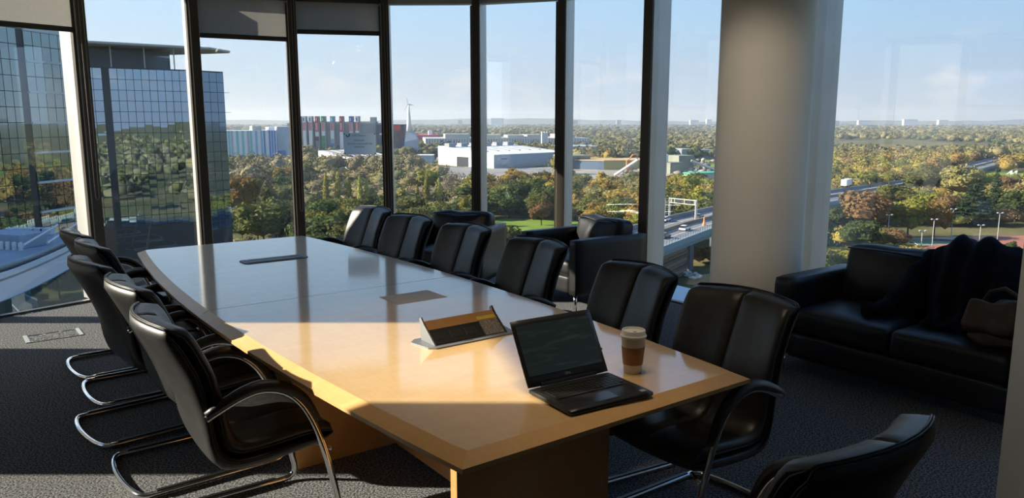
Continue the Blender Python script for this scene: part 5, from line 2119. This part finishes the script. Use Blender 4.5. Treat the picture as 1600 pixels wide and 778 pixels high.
MB().box(0, 0, 2.2, 9, 2.5, 2.8).build('trailer_box', WHT, lr, bevel=.05)
MB().box(5.6, 0, 1.7, 2.0, 2.4, 2.6).build('cab', RED, lr, bevel=.1)
for sx in (-3.2, -2.1, 3.0, 5.6):
    for sy in (-1, 1):
        MB().lathe([(.5, -.15), (.5, .15)], 12).build('wheel', TYRE, lr, loc=(sx, sy * 1.1, .5)).rotation_euler = (PI / 2, 0, 0)

# ------------------------------------------------------------------ tennis courts and floodlights
CLAY = mat('red_court_surround', (.36, .13, .085), .9, var=.1, scale=.2)
CGRN = mat('green_court', (.16, .25, .13), .9, var=.08, scale=.2)
g = lambda px, py: at(px, py, GZ)
patch('tennis_ground', [g(1424, 370), g(1608, 368), g(1640, 406), g(1450, 404)], CLAY, 'red surround of the tennis courts', 'court', .04)
for k, (c0, c1, c2, c3) in enumerate((((1418, 374), (1508, 370.5), (1528, 379), (1436, 384)), ((1490, 387), (1560, 381.5), (1590, 391), (1512, 398)))):
    pts = [g(*c0), g(*c1), g(*c2), g(*c3)]
    r_ = empty('tennis_court', (0, 0, 0), label='green tennis court %s' % ('with a white net, the farther one' if k == 0 else 'nearer to the viewer, the right hand one'), cat='court')
    block(pts, GZ, GZ + .07).build('surface', CGRN, r_)
    for a_, b_ in ((0, 1), (1, 2), (2, 3), (3, 0)):
        MB().tube([pts[a_].lerp(pts[b_], .04) + Vector((0, 0, .08)), pts[a_].lerp(pts[b_], .96) + Vector((0, 0, .08))], .06, 4).build('line', WHT, r_)
    n0, n1 = (pts[0] + pts[3]) / 2, (pts[1] + pts[2]) / 2
    n0, n1 = pts[0].lerp(pts[1], .5), pts[3].lerp(pts[2], .5)
    if k == 0:
        n0, n1 = g(1455, 376), g(1502, 379)
    else:
        n0, n1 = g(1538, 386), g(1562, 396)
    mdl = (n0 + n1) / 2
    dd = n1 - n0
    MB().box(mdl.x, mdl.y, GZ + .95, dd.length, .05, .12, math.atan2(dd.y, dd.x)).build('net_tape', WHT, r_)
    MB().box(mdl.x, mdl.y, GZ + .48, dd.length, .03, .85, math.atan2(dd.y, dd.x)).build('net', mat('court_net', (.10, .12, .10), .9), r_)
    for p in (n0, n1):
        MB().tube([p, p + Vector((0, 0, 1.1))], .07, 6).build('net_post', GREYD, r_)
for px, tp, bs_, lab in ((1386, 336, 380, 'first floodlight pole from the left beyond the courts'), (1456, 343, 386, 'third floodlight pole from the left with a twin lamp head'), (1486, 327, 369, 'tall floodlight pole behind the far court'),
                         (1438, 361, 399, 'nearest short floodlight pole with a boxy lamp head'), (1530, 352, 378, 'short floodlight pole between the two courts'), (1558, 333, 376, 'right hand floodlight pole in front of the conifer')):
    p = g(px, bs_)
    r_ = empty('floodlight_pole', p, label=lab, cat='pole')
    h = zat(tp, p.y) - GZ
    MB().tube([(0, 0, 0), (0, 0, h)], .12, 6).build('pole', mat('pole_grey', (.38, .38, .36), .5), r_)
    MB().tube([(-.9, 0, h), (.9, 0, h)], .08, 5).build('crossbar', mat('pole_grey', (.38, .38, .36), .5), r_)
    for sx in (-.8, .8):
        MB().box(sx, -.15, h + .1, .5, .35, .3, 0, .5).build('lamp_head', CONC, r_)
for px in (1580, 1588):
    p = g(px, 272)
    r_ = empty('goal', p, .9, label='white football goal on the sports field, the %s one' % ('left' if px == 1580 else 'right'), cat='goal')
    MB().tube([(-3.6, 0, 0), (-3.6, 0, 2.4), (3.6, 0, 2.4), (3.6, 0, 0)], .3, 6).build('goal_frame', WHT, r_)
    MB().tube([(-3.6, 0, 2.4), (-3.6, 2.5, 0), (3.6, 2.5, 0), (3.6, 0, 2.4)], .2, 6).build('back_frame', WHT, r_)

# ------------------------------------------------------------------ autumn haze lying over the land
hz = MB()
hz.prism([(-9000, 62), (9000, 62), (9000, 11500), (-9000, 11500)], GZ - 2, GZ + 160)
hzm = bpy.data.materials.new('autumn_haze')
hzm.use_nodes = True
n, l = hzm.node_tree.nodes, hzm.node_tree.links
n.clear()
o_ = n.new('ShaderNodeOutputMaterial')
vs_ = n.new('ShaderNodeVolumeScatter')
vs_.inputs['Color'].default_value = (.68, .80, .94, 1)
vs_.inputs['Density'].default_value = .00013
vs_.inputs['Anisotropy'].default_value = .25
l.new(vs_.outputs[0], o_.inputs['Volume'])
tag(hz.build('haze', hzm), 'thin autumn haze lying over the landscape', 'haze', kind='stuff')

# ------------------------------------------------------------------ ceiling downlights added to brighten the near end of the table
for k, (u, v) in enumerate(((-1.95, 1.35), (-1.95, 1.95), (-2.75, 1.65))):
    p = P(u, v, CZ)
    r_ = empty('downlight', p, label=['recessed downlight over the near left table corner', 'recessed downlight over the coffee cup', 'recessed downlight over the open power module'][k], cat='lamp', group='recessed downlights above the table')
    MB().lathe([(.085, 0), (.085, -.008), (.07, -.012), (.062, 0)], 24).build('trim_ring', WHITEM, r_, smooth=True, auto=R(40))
    MB().lathe([(.06, -.001), (.06, -.004), (.001, -.004)], 20).build('lens', mat('lamp_lens', (1, .86, .68), .5, emit=2), r_)
    ld = bpy.data.lights.new('downlight_lamp', 'SPOT')
    ld.energy = 21
    ld.color = (1, .78, .54)
    ld.spot_size = R(50)
    ld.spot_blend = .6
    ld.shadow_soft_size = .12
    lo = bpy.data.objects.new('downlight_lamp', ld)
    COL.objects.link(lo)
    lo.parent = r_
    lo.location = (0, 0, -.03)

# two ceiling spotlights added to brighten the round column and the partition end
for (loc, aim, en, ang_, lab) in (((.25, 3.3, CZ), (1.8, 5.6, 1.35), 62, 42, 'ceiling spotlight turned towards the round column'), ((-.2, .9, CZ), (1.95, 2.45, .9), 22, 36, 'ceiling spotlight turned towards the partition wall end')):
    r_ = empty('ceiling_spotlight', loc, label=lab, cat='lamp', group='adjustable ceiling spotlights')
    dv = (Vector(aim) - Vector(loc) - Vector((0, 0, -.1))).normalized()
    MB().tube([(0, 0, 0), (0, 0, -.07)], .012, 8).build('stem', DARKALU, r_)
    hd = MB().tube([Vector((0, 0, -.10)) - dv * .07, Vector((0, 0, -.10)) + dv * .05], .04, 16).build('lamp_head', DARKALU, r_, smooth=True, auto=R(40))
    MB().tube([Vector((0, 0, -.10)) + dv * .05, Vector((0, 0, -.10)) + dv * .053], .034, 16).build('lens', mat('lamp_lens', (1, .86, .68), .5, emit=2), r_)
    ld = bpy.data.lights.new('spotlight_lamp', 'SPOT')
    ld.energy = en
    ld.color = (1, .86, .70)
    ld.spot_size = R(ang_)
    ld.spot_blend = .7
    ld.shadow_soft_size = .1
    lo = bpy.data.objects.new('spotlight_lamp', ld)
    COL.objects.link(lo)
    lo.parent = r_
    lo.location = Vector((0, 0, -.10)) + dv * .07
    lo.rotation_euler = dv.to_track_quat('-Z', 'Y').to_euler()
